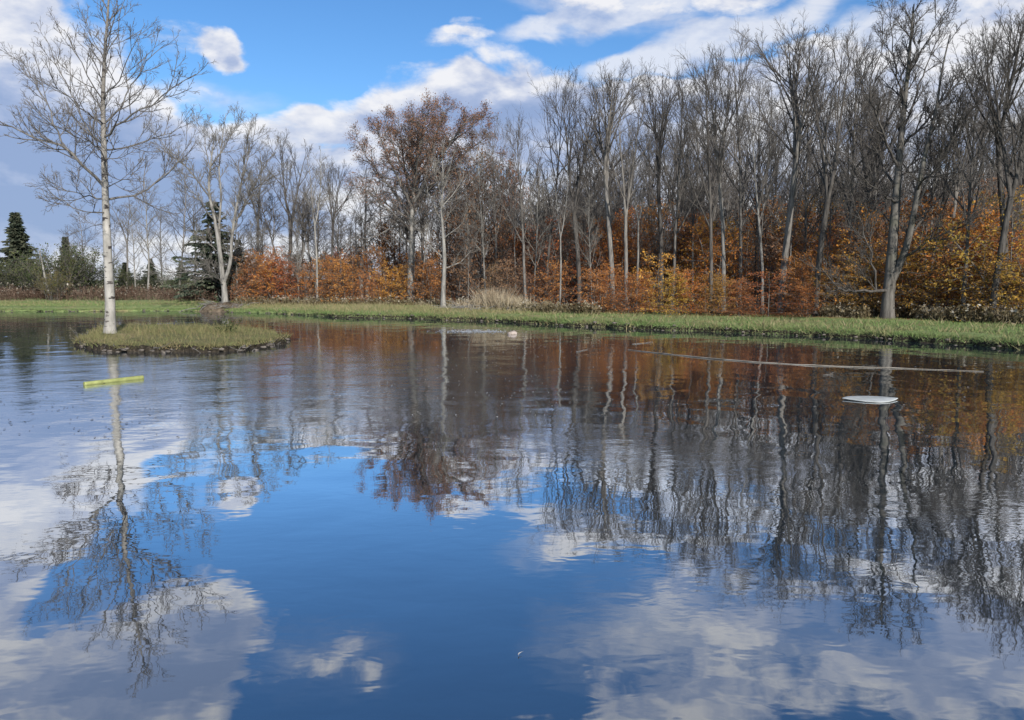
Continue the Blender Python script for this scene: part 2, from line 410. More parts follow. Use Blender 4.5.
# ------------------------------------------------------------------ tubes and trees
def join2(parts, aslist=False):
    VV, FF, o = [], [], 0
    for V, F in parts:
        F = F[0] if isinstance(F, list) else F
        VV.append(V); FF.append(F + o); o += len(V)
    return np.concatenate(VV), ([np.concatenate(FF)] if aslist else np.concatenate(FF))
class Tubes:
    def __init__(s): s.g = {}
    def add(s, pts, rads, sides):
        s.g.setdefault((len(pts), sides), []).append((pts, rads))
    def arrays(s):
        VV, FF, o = [], [], 0
        for (n, k), lst in s.g.items():
            P = np.array([[tuple(p) for p in c[0]] for c in lst], dtype=np.float64); Rr = np.array([c[1] for c in lst])
            m = len(lst)
            T = np.gradient(P, axis=1); T /= np.linalg.norm(T, axis=2, keepdims=True) + 1e-12
            M = P[:, -1] - P[:, 0]; M /= np.linalg.norm(M, axis=1, keepdims=True) + 1e-12
            ref = np.where(np.abs(M[:, 2:3]) > .75, np.array([[1., 0, 0]]), np.array([[0, 0, 1.]]))[:, None, :]
            U = ref - (ref * T).sum(2, keepdims=True) * T; U /= np.linalg.norm(U, axis=2, keepdims=True) + 1e-12
            V = np.cross(T, U)
            a = np.arange(k) / k * 2 * np.pi
            ring = P[:, :, None, :] + Rr[:, :, None, None] * (U[:, :, None, :] * np.cos(a)[None, None, :, None] + V[:, :, None, :] * np.sin(a)[None, None, :, None])
            VV.append(ring.reshape(-1, 3))
            ci, ri, ki = np.meshgrid(np.arange(m), np.arange(n - 1), np.arange(k), indexing='ij')
            b0 = (ci * n + ri) * k; k2 = (ki + 1) % k
            FF.append(np.stack([b0 + ki, b0 + k2, b0 + k + k2, b0 + k + ki], -1).reshape(-1, 4) + o)
            o += m * n * k
        if not VV: return np.zeros((0, 3)), [np.zeros((0, 4), int)]
        return np.concatenate(VV), [np.concatenate(FF)]
    def build(s, name, mat, parent=None, smooth=True):
        V, F = s.arrays(); return mesh_obj(name, V, F, mat, parent, smooth)

def chain(rg, p, d, L, n, r0, r1, wander, up):
    d = Vector(d).normalized(); p = Vector(p); pts = [p.copy()]; s = L / n
    for i in range(n):
        d = (d + Vector((rg.gauss(0, wander), rg.gauss(0, wander), rg.gauss(0, wander) + up))).normalized()
        p = p + d * s; pts.append(p.copy())
    rads = [r0 + (r1 - r0) * i / n for i in range(n + 1)]
    return pts, rads
def perp(rg, d, ang, az=None):
    d = d.normalized(); r = Vector((1, 0, 0)) if abs(d.z) > .7 else Vector((0, 0, 1))
    u = (r - d * r.dot(d)).normalized(); v = d.cross(u)
    a = rg.uniform(0, 2 * math.pi) if az is None else az
    return d * math.cos(ang) + (u * math.cos(a) + v * math.sin(a)) * math.sin(ang)
def sub(c, t):
    pts, rads = c; n = len(pts) - 1; f = min(t * n, n - 1e-6); i = int(f); u = f - i
    return pts[i].lerp(pts[i + 1], u), rads[i] + (rads[i + 1] - rads[i]) * u, (pts[i + 1] - pts[i])
def grow(rg, c, L, specs, lvl, tubes_by_level, tips, rmax=None):
    """children of chain c by specs[lvl]"""
    if lvl >= len(specs): return
    S = specs[lvl]; cnt = S['n']
    cnt = max(1, int(cnt * rg.uniform(.75, 1.25)))
    az = rg.uniform(0, 6.28)
    for k in range(cnt):
        t = S['t0'] + (S['t1'] - S['t0']) * (k + rg.random()) / cnt
        p, r, d = sub(c, t); az += 2.4 + rg.gauss(0, .4)
        dd = perp(rg, d, R(rg.gauss(S['ang'], S.get('angj', 8))), az)
        if 'flat' in S: dd.z *= S['flat']
        ll = L * S['ratio'] * (1 - S.get('fall', .5) * (t - S['t0']) / (1 - S['t0'] + 1e-6)) * rg.uniform(.7, 1.25)
        if 'peak' in S:
            x = (t - S['t0']) / (1.0 - S['t0']); ll *= (.55 + .9 * math.sin(math.pi * min(1, x * .75 + .2)))
        r0 = min(S['r0'], r * .72) if rmax is None else min(S['r0'], r * .72)
        cc = chain(rg, p, dd, ll, S['seg'], r0, min(S['r1'], r0), S['wander'], S['up'])
        tubes_by_level[S['dst']].add(cc[0], cc[1], S['sides'])
        if S.get('leafy'): tips.append(cc[0])
        grow(rg, cc, ll, specs, lvl + 1, tubes_by_level, tips)

def tree_specs(kind):
    if kind == 'tall':        # forest grown, ascending limbs in the upper half
        return [dict(n=15, t0=.33, t1=.97, ang=33, ratio=.32, fall=.6, peak=1, r0=.07, r1=.014, seg=8, sides=5, wander=.05, up=.07, dst='crown'),
                dict(n=6, t0=.2, t1=.98, ang=31, ratio=.46, fall=.4, r0=.026, r1=.009, seg=6, sides=4, wander=.06, up=.05, dst='crown'),
                dict(n=6, t0=.15, t1=1, ang=32, ratio=.5, fall=.3, r0=.012, r1=.006, seg=3, sides=3, wander=.07, up=.04, dst='crown', leafy=True),
                dict(n=4, t0=.2, t1=1, ang=32, ratio=.6, fall=.2, r0=.0075, r1=.0042, seg=2, sides=3, wander=.08, up=.04, dst='crown')]
    if kind == 'brushy':      # young understorey tree, twiggy from low down
        return [dict(n=30, t0=.07, t1=.97, ang=48, ratio=.22, fall=.3, r0=.03, r1=.010, seg=6, sides=4, wander=.08, up=.06, dst='crown'),
                dict(n=7, t0=.2, t1=.98, ang=38, ratio=.5, fall=.4, r0=.013, r1=.007, seg=4, sides=3, wander=.1, up=.04, dst='crown'),
                dict(n=6, t0=.15, t1=1, ang=38, ratio=.55, fall=.3, r0=.0085, r1=.005, seg=3, sides=3, wander=.1, up=.03, dst='crown', leafy=True)]
    if kind == 'slim':
        return [dict(n=18, t0=.28, t1=.97, ang=40, ratio=.18, fall=.5, peak=1, r0=.032, r1=.010, seg=6, sides=4, wander=.07, up=.06, dst='crown'),
                dict(n=7, t0=.2, t1=.98, ang=36, ratio=.5, fall=.4, r0=.013, r1=.007, seg=4, sides=3, wander=.09, up=.04, dst='crown'),
                dict(n=5, t0=.2, t1=1, ang=36, ratio=.55, fall=.3, r0=.0085, r1=.005, seg=3, sides=3, wander=.09, up=.04, dst='crown', leafy=True),
                dict(n=2, t0=.2, t1=1, ang=34, ratio=.6, fall=.2, r0=.0065, r1=.004, seg=2, sides=3, wander=.1, up=.04, dst='crown')]
    if kind == 'spread':      # sub-branches of a hand-drawn limb
        return [dict(n=9, t0=.18, t1=.97, ang=38, ratio=.42, fall=.35, r0=.035, r1=.010, seg=7, sides=4, wander=.055, up=.075, dst='crown'),
                dict(n=7, t0=.15, t1=.98, ang=35, ratio=.48, fall=.35, r0=.016, r1=.007, seg=5, sides=3, wander=.07, up=.06, dst='crown', leafy=True),
                dict(n=5, t0=.15, t1=1, ang=34, ratio=.5, fall=.3, r0=.009, r1=.005, seg=3, sides=3, wander=.08, up=.05, dst='crown', leafy=True)]
    if kind == 'sapling':
        return [dict(n=26, t0=.04, t1=.97, ang=72, angj=10, ratio=.42, fall=.6, r0=.016, r1=.006, seg=5, sides=3, wander=.1, up=.015, dst='trunk', leafy=True),
                dict(n=8, t0=.15, t1=1, ang=48, ratio=.42, fall=.3, r0=.007, r1=.004, seg=3, sides=3, wander=.12, up=.0, flat=.4, dst='trunk', leafy=True)]
def new_tubes(): return {'trunk': Tubes(), 'crown': Tubes(), 'limb': Tubes()}

def make_forest_tree(seed, H, r, kind='tall', fork=0, lean=0.0):
    rg = random.Random(seed); tb = new_tubes(); tips = []
    lv = Vector((lean, rg.gauss(0, .03), 1))
    sp = tree_specs(kind)
    if not fork:
        c = chain(rg, (0, 0, -.3), lv, H + .3, 14, r, .016, .026, .012)
        c[1][0] *= 1.35
        tb['trunk'].add(c[0], c[1], 9); grow(rg, c, H, sp, 0, tb, tips)
    else:
        h0 = H * rg.uniform(.42, .58)
        c = chain(rg, (0, 0, -.3), lv, h0 + .3, 6, r, r * .8, .03, .01); c[1][0] *= 1.35
        tb['trunk'].add(c[0], c[1], 9); top = c[0][-1]; az = rg.uniform(0, 6.28)
        for k in range(fork):
            d = perp(rg, Vector((0, 0, 1)), R(rg.uniform(7, 15)), az + k * 6.28 / fork)
            cc = chain(rg, top, d, (H - h0) * rg.uniform(.85, 1.02), 10, r * .68, .014, .05, .035)
            tb['trunk'].add(cc[0], cc[1], 7)
            s2 = [dict(sp[0], n=int(sp[0]['n'] * .62), t0=.05, ratio=sp[0]['ratio'] * .9)] + sp[1:]
            grow(rg, cc, H * .8, s2, 0, tb, tips)
    return tb, tips

def leaf_arrays(rs, pts, per, spread, size, flat=.5, jitter=.35):
    P = np.repeat(np.asarray(pts, float), per, 0); n = len(P)
    P = P + rs.randn(n, 3) * spread
    nrm = rs.randn(n, 3); nrm[:, 2] = nrm[:, 2] * (1 - flat) + np.sign(rs.randn(n)) * flat * 1.6
    nrm /= np.linalg.norm(nrm, axis=1, keepdims=True)
    t = rs.randn(n, 3); t -= (t * nrm).sum(1, keepdims=True) * nrm; t /= np.linalg.norm(t, axis=1, keepdims=True)
    b = np.cross(nrm, t); s = size * (1 + jitter * rs.randn(n)).clip(.4, 2)
    s = s[:, None]
    V = np.stack([P - t * s * .55, P + b * s * .3, P + t * s * .6, P - b * s * .32], 1).reshape(-1, 3)
    F = np.arange(n * 4).reshape(n, 4)
    return V, F
def pts_along(tips, step):
    out = []
    for pts in tips:
        for a, b in zip(pts[:-1], pts[1:]):
            m = max(1, int((b - a).length / step))
            for k in range(m): out.append(tuple(a.lerp(b, (k + rnd.random()) / m)))
    return np.array(out)

def root_with(name, tb, tm, cm, extra=None, lm=None):
    r = empty(name)
    tb['trunk'].build('trunk', tm, r)
    if tb['crown'].g: tb['crown'].build('crown', cm, r)
    if tb['limb'].g: tb['limb'].build('limbs', lm or tm, r)
    if extra: mesh_obj(extra[0], extra[1], extra[2], extra[3], r)
    return r

# ---- prototypes (each becomes the first placed tree of its kind)
protos = {}
def proto(key, H, *a, **k):
    tb, tips = make_forest_tree(*a, **k); protos[key] = [(tb, tips), H, None]
for i, (H, r, kind, fork, lean) in enumerate([
        (15, .17, 'tall', 0, .0), (15, .15, 'tall', 0, .03), (15, .19, 'tall', 2, .0), (15, .2, 'tall', 3, .02), (15, .16, 'tall', 2, -.03), (15, .18, 'tall', 0, -.02), (15, .2, 'tall', 2, .02),
        (11, .08, 'slim', 0, .0), (11, .075, 'slim', 0, .05), (11, .09, 'slim', 2, -.04), (11, .07, 'slim', 0, -.06), (9, .07, 'brushy', 0, .03), (9, .065, 'brushy', 2, -.03), (9, .075, 'brushy', 0, -.05)]):
    proto('t%d' % i, H, 100 + i, H, r, kind, fork, lean)
TALL = ['t%d' % i for i in range(7)]; SLIM = ['t%d' % i for i in range(7, 11)]; BRUSH = ['t%d' % i for i in range(11, 14)]
BARK = {'mid': (bark_mat('bark_mid', (.075, .072, .066), (.185, .178, .165), .2), twig_mat), 'grey': (bark_grey, twig_mat), 'dark': (bark_dark, bark_dark), 'pale': (bark_pale, twig_pale)}
def place_tree(key, X, Y, H, wide=1.0, rot=None, bark='grey', name='bare_tree'):
    pr = protos[key]
    loc = (X, Y, bank_z(X, Y) - .02); s = H / pr[1]; rot = rnd.uniform(0, 6.28) if rot is None else rot
    tm, cm = BARK[bark]
    if pr[2] is None:
        r = root_with(name, pr[0][0], bark_grey, twig_mat); pr[2] = r
        r.location = loc; r.rotation_euler = (0, 0, rot); r.scale = (s * wide, s * wide, s)
        for ch in r.children:
            ch.material_slots[0].link = 'OBJECT'; ch.material_slots[0].material = tm if ch.name.startswith('trunk') else cm
        return r
    r = dup(pr[2], loc, rot, (s * wide, s * wide, s), {'trunk': tm, 'crown': cm})
    for k in list(r.keys()): del r[k]
    return r

def tall_to(px, Y, top_y):
    X = x_at(px, Y); return X, at(px, top_y, Y).z - bank_z(X, Y)

# ---- hero trees drawn limb by limb (picture column, row, depth offset in metres)
def hero(name, base_px, Y, limbs, stems, tm, cm, specs, seed, leaf=None, zbase=None, lm=None, fat=1.0, thick=2.5):
    """stems/limbs: lists of (points[(px,py,dy)], r0, r1); geometry is built about the tree's own base"""
    rg = random.Random(seed); tb = new_tubes(); tips = []
    b = at(base_px[0], base_px[1], Y); axes = []
    if zbase is not None: b.z = zbase
    def line(L):
        P = [at(x, y, Y + dy) - b for x, y, dy in L]
        return catmull(P, False, .35)
    for L, r0, r1 in stems:
        pts = line(L); n = len(pts) - 1
        rads = [r0 + (r1 - r0) * (i / n) ** .85 for i in range(n + 1)]
        if L[0][1] >= base_px[1] - 1: rads[0] *= 1.25; rads[1] *= 1.08
        rads = [q * fat for q in rads]
        tb['trunk'].add(pts, rads, 10); axes.append(pts)
        Ls = sum((q - p).length for p, q in zip(pts, pts[1:]))
        top = [dict(specs[0], n=int(Ls * 2.0), t0=.5 if L[0][1] >= base_px[1] - 1 else .15, ratio=.9 / max(Ls, 1), fall=0.0)] + specs[1:]
        grow(rg, (pts, rads), Ls, top, 0, tb, tips)
    for L, r0, r1 in limbs:
        P = [at(x, y, Y + dy) - b for x, y, dy in L]
        near = min((q for ax in axes for q in ax), key=lambda q: (q - P[0]).length)
        if (near - P[0]).length < .9: P[0] = near.copy()
        pts = catmull(P, False, .35); n = len(pts) - 1; axes.append(pts)
        pts = [p + Vector((rg.gauss(0, .03), rg.gauss(0, .05), rg.gauss(0, .03))) if 0 < i else p for i, p in enumerate(pts)]
        rads = [fat * (r0 + (r1 - r0) * (i / n) ** .7) for i in range(n + 1)]
        tb['limb'].add(pts, rads, 6)
        Ls = sum((q - p).length for p, q in zip(pts, pts[1:]))
        sp = [dict(specs[0], n=max(4, int(Ls * thick)), ratio=specs[0]['ratio'] * min(1, 3.2 / Ls))] + specs[1:]
        grow(rg, (pts, rads), Ls, sp, 0, tb, tips)
    ex = None
    if leaf: ex = ('foliage', *leaf(tips), leaf_brown)
    r = root_with(name, tb, tm, cm, ex, lm); r.location = b
    return r

SPR = tree_specs('spread') + [dict(n=3, t0=.15, t1=1, ang=38, ratio=.55, fall=.2, r0=.0065, r1=.0042, seg=2, sides=3, wander=.13, up=.03, dst='crown')]
birch_sp = [dict(SPR[0], ratio=.42, ang=36, up=.08, r0=.022, r1=.009), dict(SPR[1], n=6, ratio=.45, r0=.011, r1=.006), dict(SPR[2], n=4, ratio=.52, r0=.0075, r1=.005), dict(SPR[3], n=2)]
birch = hero('birch_tree', (110, 332), 25.6,
    [([(104, 184, 0), (83, 165, -.8), (62, 148, -1.2), (38, 139, -1.4), (12, 128, -1.6), (-4, 122, -1.7)], .085, .018),
     ([(74, 158, -1), (57, 132, -.6), (46, 102, -.2), (30, 74, .2), (22, 60, .3)], .05, .014),
     ([(101, 146, 0), (86, 125, .9), (73, 95, 1.4), (56, 62, 1.7), (44, 36, 1.8)], .055, .014),
     ([(100, 100, 0), (88, 75, -.7), (75, 52, -1), (66, 30, -1.2)], .035, .012),
     ([(104, 62, 0), (92, 38, .5), (84, 14, .8)], .026, .01),
     ([(104, 60, 0), (116, 34, -.5), (122, 8, -.7), (124, -8, -.8)], .026, .01),
     ([(107, 142, 0), (124, 121, -.9), (150, 104, -1.4), (172, 88, -1.8), (198, 74, -2)], .06, .014),
     ([(106, 126, 0), (122, 106, 1), (131, 84, 1.4), (146, 64, 1.7), (166, 44, 1.9)], .052, .013),
     ([(103, 96, 0), (118, 78, -.8), (132, 52, -1.2), (142, 30, -1.5)], .035, .011),
     ([(110, 202, 0), (134, 196, .6), (160, 180, 1.1), (176, 163, 1.4), (192, 140, 1.7)], .055, .013),
     ([(108, 156, 0), (130, 147, 1.2), (158, 138, 1.8), (180, 126, 2.2)], .042, .012),
     ([(108, 182, 0), (128, 178, -1.2), (142, 180, -1.8)], .03, .01),
     ([(104, 200, 0), (86, 195, 1), (66, 190, 1.6), (48, 180, 2)], .04, .012),
     ([(105, 214, 0), (86, 211, -.9), (66, 203, -1.5), (54, 196, -1.8)], .032, .01),
     ([(103, 150, 0), (80, 138, 1.6), (55, 125, 2.4), (34, 108, 2.8)], .045, .012),
     ([(101, 120, 0), (80, 108, -1.5), (58, 88, -2.2), (40, 84, -2.5)], .04, .011),
     ([(106, 225, 0), (92, 226, 1.2), (76, 232, 1.7)], .025, .009),
     ([(107, 168, 0), (104, 158, -1.5), (96, 140, -2.6), (92, 118, -3)], .045, .011)],
    [([(110, 333, 0), (110, 300, 0), (107.5, 250, .1), (105.5, 200, 0), (104, 150, -.1), (103, 100, 0), (104.5, 60, 0), (107, 25, .1), (109, -5, .1), (110, -22, .1)], .24, .025)],
    bark_birch, twig_mat, birch_sp, 5, zbase=.17, lm=bark_grey, fat=.74, thick=2.6)
tag(birch, 'white barked leafless birch with black marks standing on the grassy islet', 'tree')

mound_sp = [dict(SPR[0], ratio=.42, up=.06), dict(SPR[1], n=7), dict(SPR[2], n=5), SPR[3]]
grey_tree = hero('bare_tree', (225, 303), 50.5,
    [([(221, 281, 0), (206, 274, -1), (190, 271, -1.6), (172, 272, -2), (158, 268, -2.2)], .10, .02),
     ([(210, 193, 0), (190, 170, 1), (170, 150, 1.6), (150, 128, 2.0)], .12, .02),
     ([(216, 222, 0), (200, 200, -1), (184, 180, -1.6), (174, 158, -2)], .10, .02),
     ([(232, 228, 0), (248, 196, 1), (262, 170, 1.5), (276, 146, 2)], .12, .02),
     ([(236, 214, 0), (256, 188, -1.2), (268, 178, -1.8), (285, 172, -2)], .10, .02),
     ([(218, 165, 0), (228, 140, .8), (240, 115, 1.2)], .07, .016),
     ([(209, 162, 0), (204, 140, .6), (196, 118, 1)], .07, .016),
     ([(220, 250, 0), (206, 240, 1.4), (192, 226, 2)], .07, .016),
     ([(232, 245, 0), (250, 240, -1.4), (262, 228, -2)], .07, .016),
     ([(240, 180, 0), (250, 150, -1), (256, 122, -1.4)], .08, .016),
     ([(221, 284, 0), (212, 268, -1.5), (200, 262, -2.2), (186, 254, -2.6)], .06, .014)],
    [([(225, 304, 0), (224.5, 290, 0), (222, 272, 0), (219, 245, 0), (214, 215, .2), (209, 190, .3), (211, 160, .4), (216, 128, .5)], .34, .03),
     ([(224, 281, 0), (230, 262, -.3), (232, 235, -.5), (236, 208, -.6), (242, 178, -.6), (246, 150, -.8), (250, 122, -.8)], .22, .025),
     ([(221, 262, 0), (219, 230, .6), (221, 195, .8), (219, 168, .8), (222, 140, .8), (226, 112, .9)], .19, .025)],
    bark_pale, twig_pale, mound_sp, 9, fat=.6, lm=bark_grey, thick=3.2)
tag(grey_tree, 'pale grey many stemmed bare tree on a root mound at the waterline', 'tree')

def oak_leaves(tips):
    P = pts_along(tips, .25)
    top = P[:, 2].max(); k = (P[:, 2] / top)
    keep = nr.rand(len(P)) < np.clip((k - .38) * .8, .02, .36)
    P = P[keep]
    return leaf_arrays(nr, P, 4, .16, .065, .1)
oak_sp = [dict(SPR[0], ratio=.38, up=.02, ang=46), dict(SPR[1], n=8, up=.02, ang=40), dict(SPR[2], n=5, up=.02), SPR[3]]
oak = hero('oak_tree', (411, 302), 50.0,
    [([(411, 215, 0), (396, 190, 1), (378, 165, 1.6), (362, 140, 2), (356, 126, 2.2)], .17, .02),
     ([(412, 205, 0), (398, 172, -1), (384, 140, -1.8), (374, 112, -2.2)], .16, .02),
     ([(412, 200, 0), (404, 160, 1.5), (400, 128, 2.3), (398, 104, 2.6)], .15, .02),
     ([(412, 208, 0), (430, 182, 1), (452, 158, 1.8), (474, 138, 2.2), (492, 122, 2.4)], .17, .02),
     ([(413, 200, 0), (432, 165, -1.2), (452, 132, -2), (470, 106, -2.4)], .16, .02),
     ([(413, 195, 0), (426, 155, 1.5), (438, 122, 2.2), (446, 98, 2.6)], .15, .02),
     ([(413, 190, 0), (418, 150, -1.5), (424, 115, -2.4), (430, 96, -2.6)], .14, .02),
     ([(413, 175, 0), (412, 140, .5), (413, 108, .8)], .13, .02),
     ([(415, 165, 0), (430, 140, .6), (440, 112, 1), (444, 94, 1.1)], .11, .018), ([(413, 188, 0), (446, 170, .2), (474, 158, .2), (498, 148, .2)], .11, .018),
     ([(411, 218, 0), (388, 200, .4), (368, 186, .5), (352, 178, .5)], .11, .018), ([(414, 178, 0), (398, 150, .2), (388, 124, .2), (384, 104, .2)], .11, .018),
     ([(415, 170, 0), (446, 140, -.6), (468, 120, -.8), (486, 104, -.9)], .1, .018),
     ([(411, 222, 0), (440, 200, -1.8), (466, 180, -2.8), (486, 160, -3.2)], .13, .018),
     ([(410, 228, 0), (392, 208, -1.8), (372, 190, -2.6), (360, 172, -3)], .12, .018),
     ([(410, 242, 0), (401, 232, -.9), (398, 222, -1.2), (388, 226, -1.4), (372, 234, -1.6), (362, 236, -1.7)], .11, .02),
     ([(412, 212, 0), (425, 190, 2.2), (444, 170, 3.2), (462, 150, 3.6)], .12, .018)],
    [([(411, 303, 0), (411, 275, 0), (412, 240, 0), (412, 210, 0), (414, 175, 0), (417, 140, 0), (419, 108, 0)], .36, .04)],
    bark_pale, twig_mat, oak_sp, 21, oak_leaves, lm=bark_grey, fat=.8, thick=3.4)
oak.scale = (1, 1, .95)
tag(oak, 'broad oak with thick grey trunk keeping brown leaves in its rounded top', 'tree')

slender = hero('bare_tree', (443, 307), 44.0,
    [([(444, 262, 0), (430, 245, .6), (418, 228, 1)], .05, .012), ([(443, 240, 0), (458, 228, -.6), (468, 214, -1)], .045, .012), ([(443, 222, 0), (432, 200, .8), (424, 180, 1.2)], .045, .012),
     ([(442, 212, 0), (456, 190, .8), (464, 172, 1.2)], .045, .012), ([(442, 200, 0), (436, 178, -.8), (432, 156, -1.2)], .04, .012), ([(443, 190, 0), (450, 168, -.6), (454, 150, -1)], .04, .012), ([(444, 268, 0), (460, 262, .8), (472, 250, 1.2)], .04, .012)],
    [([(443, 308, 0), (443.5, 285, 0), (444.5, 260, 0), (443, 232, 0), (441.5, 208, 0), (443, 180, 0), (442, 150, 0)], .15, .02)],
    bark_pale, twig_pale, [dict(SPR[0], ratio=.4), dict(SPR[1], n=6), dict(SPR[2], n=4)], 33)
tag(slender, 'slender pale bare tree on the lawn right of the broad oak', 'tree')

maple_sp = [dict(SPR[0], ratio=.45, up=.06, ang=36), dict(SPR[1], n=8, ang=36), dict(SPR[2], n=5, ang=36), SPR[3]]
maple = hero('maple_tree', (888, 322), 31.2,
    [([(889, 293, 0), (876, 291, -.5), (862, 290, -.9), (845, 291, -1.2), (832, 282, -1.5), (822, 266, -1.7)], .085, .014),
     ([(877, 291, -.5), (873, 262, -.8), (864, 235, -1), (856, 208, -1.2), (850, 190, -1.3)], .055, .012),
     ([(904, 255, -.3), (926, 243, -1.2), (950, 232, -2), (972, 222, -2.4), (990, 205, -2.6)], .07, .013),
     ([(910, 232, -.6), (934, 205, 1), (952, 185, 1.6), (970, 160, 2)], .07, .013),
     ([(913, 215, -.6), (930, 180, -1), (950, 140, -1.6), (968, 100, -2), (978, 60, -2.2)], .075, .013),
     ([(897, 190, 0), (880, 160, .8), (868, 125, 1.3), (862, 95, 1.6), (866, 70, 1.7)], .07, .013),
     ([(899, 165, 0), (882, 130, -1), (870, 90, -1.6), (880, 55, -1.8), (890, 26, -2)], .07, .013),
     ([(902, 130, 0), (916, 95, 1), (928, 60, 1.5), (944, 28, 1.8)], .065, .012),
     ([(905, 105, 0), (896, 70, .8), (892, 40, 1.2), (890, 12, 1.4)], .055, .012),
     ([(907, 80, 0), (922, 50, -.8), (936, 26, -1.2), (950, 8, -1.4)], .045, .012),
     ([(900, 150, 0), (930, 115, 1.4), (955, 88, 2.1), (982, 50, 2.5)], .07, .012),
     ([(896, 205, 0), (876, 190, -1.4), (858, 172, -2.1), (846, 150, -2.4)], .055, .012),
     ([(898, 178, 0), (918, 160, 1.8), (944, 150, 2.6), (972, 132, 3)], .06, .012),
     ([(894, 225, 0), (880, 212, 1.2), (862, 205, 1.8), (848, 198, 2)], .045, .012),
     ([(918, 190, -.8), (925, 178, -2), (950, 172, -2.8), (978, 166, -3.2)], .055, .012)],
    [([(887, 323, 0), (888, 300, 0), (890, 280, 0), (892, 255, 0), (894, 225, 0), (897, 190, .1), (900, 150, .1), (904, 110, .1), (908, 70, 0), (911, 35, 0), (914, 4, 0)], .28, .025),
     ([(890, 284, 0), (899, 266, -.2), (906, 248, -.4), (912, 222, -.6), (918, 190, -.8), (926, 150, -.9), (936, 110, -1), (942, 70, -1.1), (950, 35, -1.1)], .17, .02)],
    bark_maple, bark_dark, maple_sp, 40, lm=bark_dark, fat=.95, thick=2.3)
tag(maple, 'large bare maple on the right bank with one low limb reaching left', 'tree')

# ---- front of the wood, tree by tree: column, metres behind the wood's edge, top row, kind, bark, width, label
front = [
    (299, .8, 222, 't8', 'pale', .8, 'thin crooked pale sapling leaning left beside the twin stemmed grey tree'),
    (317, 1.2, 150, 't9', 'pale', .9, 'twin stemmed pale grey tree rising from orange bushes left of the oak'),
    (291, 5, 138, 't2', 'dark', .9, 'dark forked bare tree behind the thin crooked pale sapling'),
    (331, 4, 160, 't4', 'dark', .9, 'dark bare tree with crooked fork just right of the twin stemmed tree'),
    (362, 6, 172, 't1', 'grey', .8, 'narrow grey tree behind the copper bushes left of the oak trunk'),
    (424, 3, 130, 't0', 'dark', .8, 'dark trunk half hidden close behind the oak'),
    (468, 1.2, 190, 't7', 'grey', .8, 'thin grey tree amid russet leaves right of the slender pale tree'),
    (487, 2, 150, 't10', 'pale', .9, 'thin straight pale tree behind the dry grass tussock'),
    (497, 5, 132, 't0', 'grey', .8, 'grey tree at left end of the tall leafless wood'),
    (526, 1.5, 125, 't5', 'grey', .8, 'bare grey tree with leaning neighbour right of the dry grass tussock'),
    (534, 2.5, 170, 't8', 'pale', .9, 'pale leaning sapling stem crossing the grey tree right of the tussock'),
    (546, 4, 88, 't1', 'dark', .8, 'tall dark bare tree whose top meets the long white cloud'),
    (560, .8, 165, 't9', 'mid', .8, 'pale sapling with sprawling twigs standing at the lawn edge mid bank'),
    (580, 3, 82, 't6', 'dark', .85, 'tall dark forked tree left of the pair by the red bushes'),
    (593, 1.6, 190, 't8', 'pale', .8, 'thin pale sapling leaning right beside red bushes'),
    (613, 3, 72, 't3', 'grey', .95, 'tall spreading grey tree behind the left end of the red bushes'),
    (626, 2.5, 100, 't2', 'grey', .8, 'grey forked tree close right of the tall spreading grey tree'),
    (661, 5, 70, 't4', 'dark', .9, 'dark forked tree behind the yellow bush'),
    (672, 3, 95, 't5', 'grey', .8, 'straight grey tree standing above the yellow bush'),
    (711, 1.5, 70, 't0', 'dark', .85, 'dark straight trunk rising between the yellow and red bushes'),
    (724, 2.8, 60, 't4', 'mid', .85, 'pale leaning trunk behind the gap in the bushes'),
    (740, 6, 58, 't1', 'grey', .85, 'tall grey tree behind the pale leaning trunk'),
    (763, 1.6, 92, 't1', 'mid', .8, 'thin pale grey trunk behind the bright red bush'),
    (781, 2.5, 40, 't3', 'grey', 1.0, 'tall grey tree with wide vase shaped crown behind the bright red bush'),
    (799, 5, 80, 't7', 'grey', 1.0, 'thin grey tree between the vase shaped tree and the dark leaning trunk'),
    (815, .8, 32, 't6', 'dark', .85, 'dark trunk leaning right at the right end of the red bushes'),
    (845, 4, 62, 't5', 'grey', .85, 'grey tree right of the dark leaning trunk against yellow leaves'),
    (868, 6, 85, 't2', 'grey', .85, 'grey forked tree behind the maple low limb'),
    (927, 2.5, 100, 't1', 'dark', .8, 'dark thin trunk among yellow leaves right of the maple'),
    (944, 5, 95, 't4', 'grey', .85, 'grey tree behind the maple right hand branches'),
    (963, 1.4, 75, 't0', 'grey', .85, 'grey trunk standing midway between maple and dark leaning pair'),
    (992, .8, 22, 't6', 'dark', .9, 'dark leaning trunk at far right, left one of a close pair'),
    (1006, 2.4, 12, 't3', 'dark', .85, 'dark trunk at far right, right one of a close pair'),
    (1040, 2, 20, 't5', 'grey', .9, 'grey tree beyond the close dark pair at far right'),
]
bare_groups = 'leafless trees along the front of the wood'
for px, of_, top, key, bark, wide, lab in front:
    Y = edge_Y(px) + of_; X, H = tall_to(px, Y, top)
    pr_H = protos[key][1]
    o = place_tree(key, X, Y, H, wide * min(1.2, pr_H / H) if H > pr_H else wide, bark=bark)
    tag(o, lab, 'tree', bare_groups)

